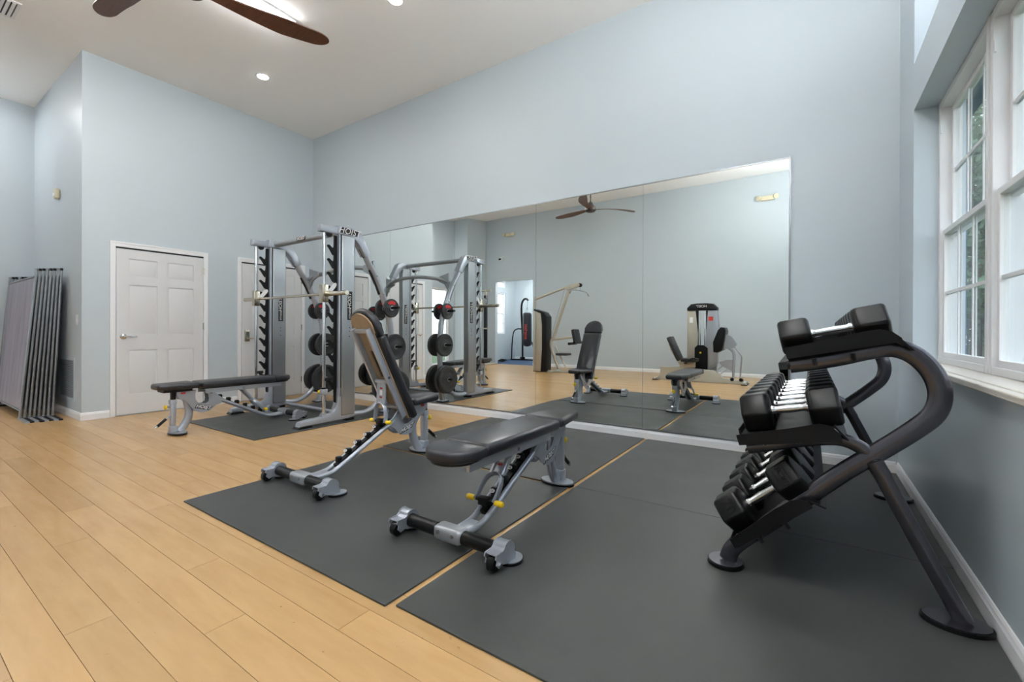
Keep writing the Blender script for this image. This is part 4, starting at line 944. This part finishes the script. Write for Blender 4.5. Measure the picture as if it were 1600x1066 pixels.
# punching bag on its stand in the second room
st = empty('punching_bag_stand', (-8.3, -4.6, 0), 'black curved steel stand holding the punching bag', 'stand')
G().tube([(-8.20, -4.55, 2.12), (-8.27, -4.55, 2.18), (-8.38, -4.55, 2.15), (-8.47, -4.56, 1.98), (-8.50, -4.6, 1.6), (-8.52, -4.7, .9), (-8.55, -4.75, .05)], .035, 12, 4).build('bag_arm', M_black, st)
G().tube([(-8.52, -4.65, 1.12), (-8.68, -4.6, 1.12), (-8.80, -4.55, 1.0), (-8.83, -4.5, .6), (-8.85, -4.5, .05)], .022, 10, 4).build('front_hoop', M_black, st)
G().tube([(-8.5, -4.75, 1.0), (-8.1, -4.7, .6), (-7.92, -4.6, .05)], .024, 10, 3).build('side_leg', M_black, st)
G().tube([(-8.9, -4.5, .03), (-8.5, -4.75, .03), (-7.9, -4.6, .03)], .025, 10, 2).cyl((-8.55, -4.75, .005), (-8.55, -4.75, .12), .09, 16).build('floor_frame', M_black, st)
bg_ = empty('punching_bag', (-8.20, -4.5, .5), 'black hanging punching bag with red vertical lettering', 'punching bag')
G().lathe([(.0, -.02), (.10, 0), (.155, .05), (.16, .12), (.16, 1.05), (.15, 1.13), (.10, 1.17), (.0, 1.17)], (-8.20, -4.5, .52), (0, 0, 1), 28).build('bag_body', M_vinyl, bg_)
for a in (0, 120, 240): G().tube([(-8.20+.11*math.cos(rad(a)), -4.5+.11*math.sin(rad(a)), 1.66), (-8.20, -4.5, 1.88)], .006, 6, 1).build('strap', M_chrome, bg_)
G().cyl((-8.2, -4.5, 1.86), (-8.2, -4.52, 2.11), .012, 8).build('chain', M_chrome, bg_)
text('lettering', 'everlast', .17, TM((-8.15, -4.334, 1.02), (0, 0, 1), (1, -.15, 0)), M_redd, bg_, .002, .003)
db = G().rbox((-8.75, -3.75, .0), (-8.62, -3.62, .10), .02, 2).cyl((-8.68, -3.9, .05), (-8.68, -3.5, .05), .03, 12).build('hand_weight', M_black)
tag(db, 'small black hand weight on the blue floor of the rear room', 'dumbbell')
# wall devices on the back wall
def emergency(x, z, label):
    r = empty('emergency_light', (x, YB, z), label, 'light', 'twin-head emergency lights on the rear wall')
    G().rbox((x-.13, YB+.0008, z-.05), (x+.13, YB+.07, z+.05), .012, 2).build('battery_box', M_cream, r)
    for s in (-1, 1): G().lathe([(.0, 0), (.035, 0), (.055, .04), (.055, .06), (.0, .062)], (x+s*.15, YB+.06, z+.005), (s*.45, 1, -.1), 18).build('lamp_head', M_cream, r)
emergency(-7.8, 4.05, 'cream twin-head emergency light above the rear opening'); emergency(-.80, 4.05, 'cream twin-head emergency light high up at the right of the mirrors')
r = empty('security_camera', (-8.12, YB, 3.32), 'small white dome security camera above the rear opening', 'camera')
G().lathe([(.0, 0), (.06, 0), (.06, .03), (.05, .05), (.0, .055)], (-8.12, YB+.0008, 3.32), (0, 1, 0), 20).build('camera_base', M_trim, r); G().cyl((-8.12, YB+.056, 3.32), (-8.14, YB+.11, 3.30), .028, 14).build('camera_lens', M_black, r)
G().cyl((-8.10, YB+.02, 3.36), (-8.02, YB+.05, 3.39), .02, 10).build('camera_arm', M_trim, r)

# ------------------------------------------------------------------ outdoors
struct(G().box((-40, -30, -.35), (45, 60, -.15)), 'ground', M_grass)
struct(G().box((XR+TW+.03, 5.05, -.15), (1.06, 5.30, 3.0)), 'exterior_wing_wall', M_blue)
struct(G().box((XR+TW+.002, -3.2, 2.90-.14), (1.06, 5.3, 3.02)), 'exterior_eave', M_blue)
P1 = Vector((1.2, 15.2, 0)); P2 = Vector((9.6, 20.8, 0)); fd = (P2-P1).normalized()
fe = empty('metal_fence', (1.2, 15.2, -.15), 'black metal picket fence outside beyond the window', 'fence')
def fb(nm, t0, t1, z0, z1, w):
    a = P1+fd*t0; b = P1+fd*t1; n_ = Vector((-fd.y, fd.x, 0))*w/2
    vs = [a-n_, b-n_, b+n_, a+n_]; vs = [Vector((v.x, v.y, z0)) for v in vs]+[Vector((v.x, v.y, z1)) for v in vs]
    G().add(vs, [(0, 3, 2, 1), (4, 5, 6, 7), (0, 1, 5, 4), (1, 2, 6, 5), (2, 3, 7, 6), (3, 0, 4, 7)]).build(nm, M_fence, fe)
LEN = (P2-P1).length
for z in (1.42, 1.28, .02): fb('rail', 0, LEN, z-.02, z+.02, .04)
t = .06
i = 0
while t < LEN-.05:
    if i % 29 == 0: fb('post', t-.07, t+.07, -.15, 1.55, .14)
    else: fb('picket', t-.015, t+.015, -.1, 1.40, .03)
    t += .115; i += 1
def tree(x, y, h, cr, ml, label, seed):
    rnd = random.Random(seed); r = empty('tree', (x, y, -.15), label, 'tree')
    G().tube([(x, y, -.15), (x+.1, y, h*.3), (x-.1, y+.1, h*.75)], lambda t: .16*(1-.6*t), 8, 3).build('trunk', M_bark, r)
    vs = []; fs = []
    blobs = [(x+rnd.uniform(-1, 1)*cr*.7, y+rnd.uniform(-1, 1)*cr*.7, h*rnd.uniform(.16, .95), cr*rnd.uniform(.4, .62)) for _ in range(24)]
    for bx_, by_, bz_, br_ in blobs:
        for _ in range(300):
            d = Vector((rnd.gauss(0, 1), rnd.gauss(0, 1), rnd.gauss(0, 1))).normalized()*br_*rnd.uniform(.5, 1.05)
            c = Vector((bx_, by_, bz_))+d; u = Vector((rnd.gauss(0, 1), rnd.gauss(0, 1), rnd.gauss(0, 1))).normalized(); w = u.orthogonal().normalized(); s_ = rnd.uniform(.08, .18)
            n0 = len(vs); vs += [c-u*s_, c+w*s_*.5, c+u*s_, c-w*s_*.5]; fs.append((n0, n0+1, n0+2, n0+3))
    G().add(vs, fs).build('foliage', ml, r, kind='stuff', recalc=False)
tr = [(4.3, 19.6, 8.3, 1.7, 1, 'bushy green tree just behind the fence post'), (6.4, 25.0, 11, 1.8, 0, 'olive green tree behind the middle of the fence'), (11.5, 26.0, 9, 1.8, 1, 'dark green tree at the right end of the fence'),
      (1.4, 24.5, 9, 1.6, 2, 'pale green tree seen beside the blue wing wall'), (8.6, 31.0, 12, 2.0, 2, 'tall pale tree farthest back beyond the fence'), (15.5, 19.0, 8.0, 2.0, 0, 'olive tree right of the fence outside'),
      (13, 11, 8, 2.0, 1, 'broad green tree out to the side of the building'), (12, 2, 8, 2.2, 2, 'pale green tree opposite the near window')]
for k, (x, y, h, c_, l_, lb_) in enumerate(tr): tree(x, y, h, c_, M_leaf[l_], lb_, 30+k)
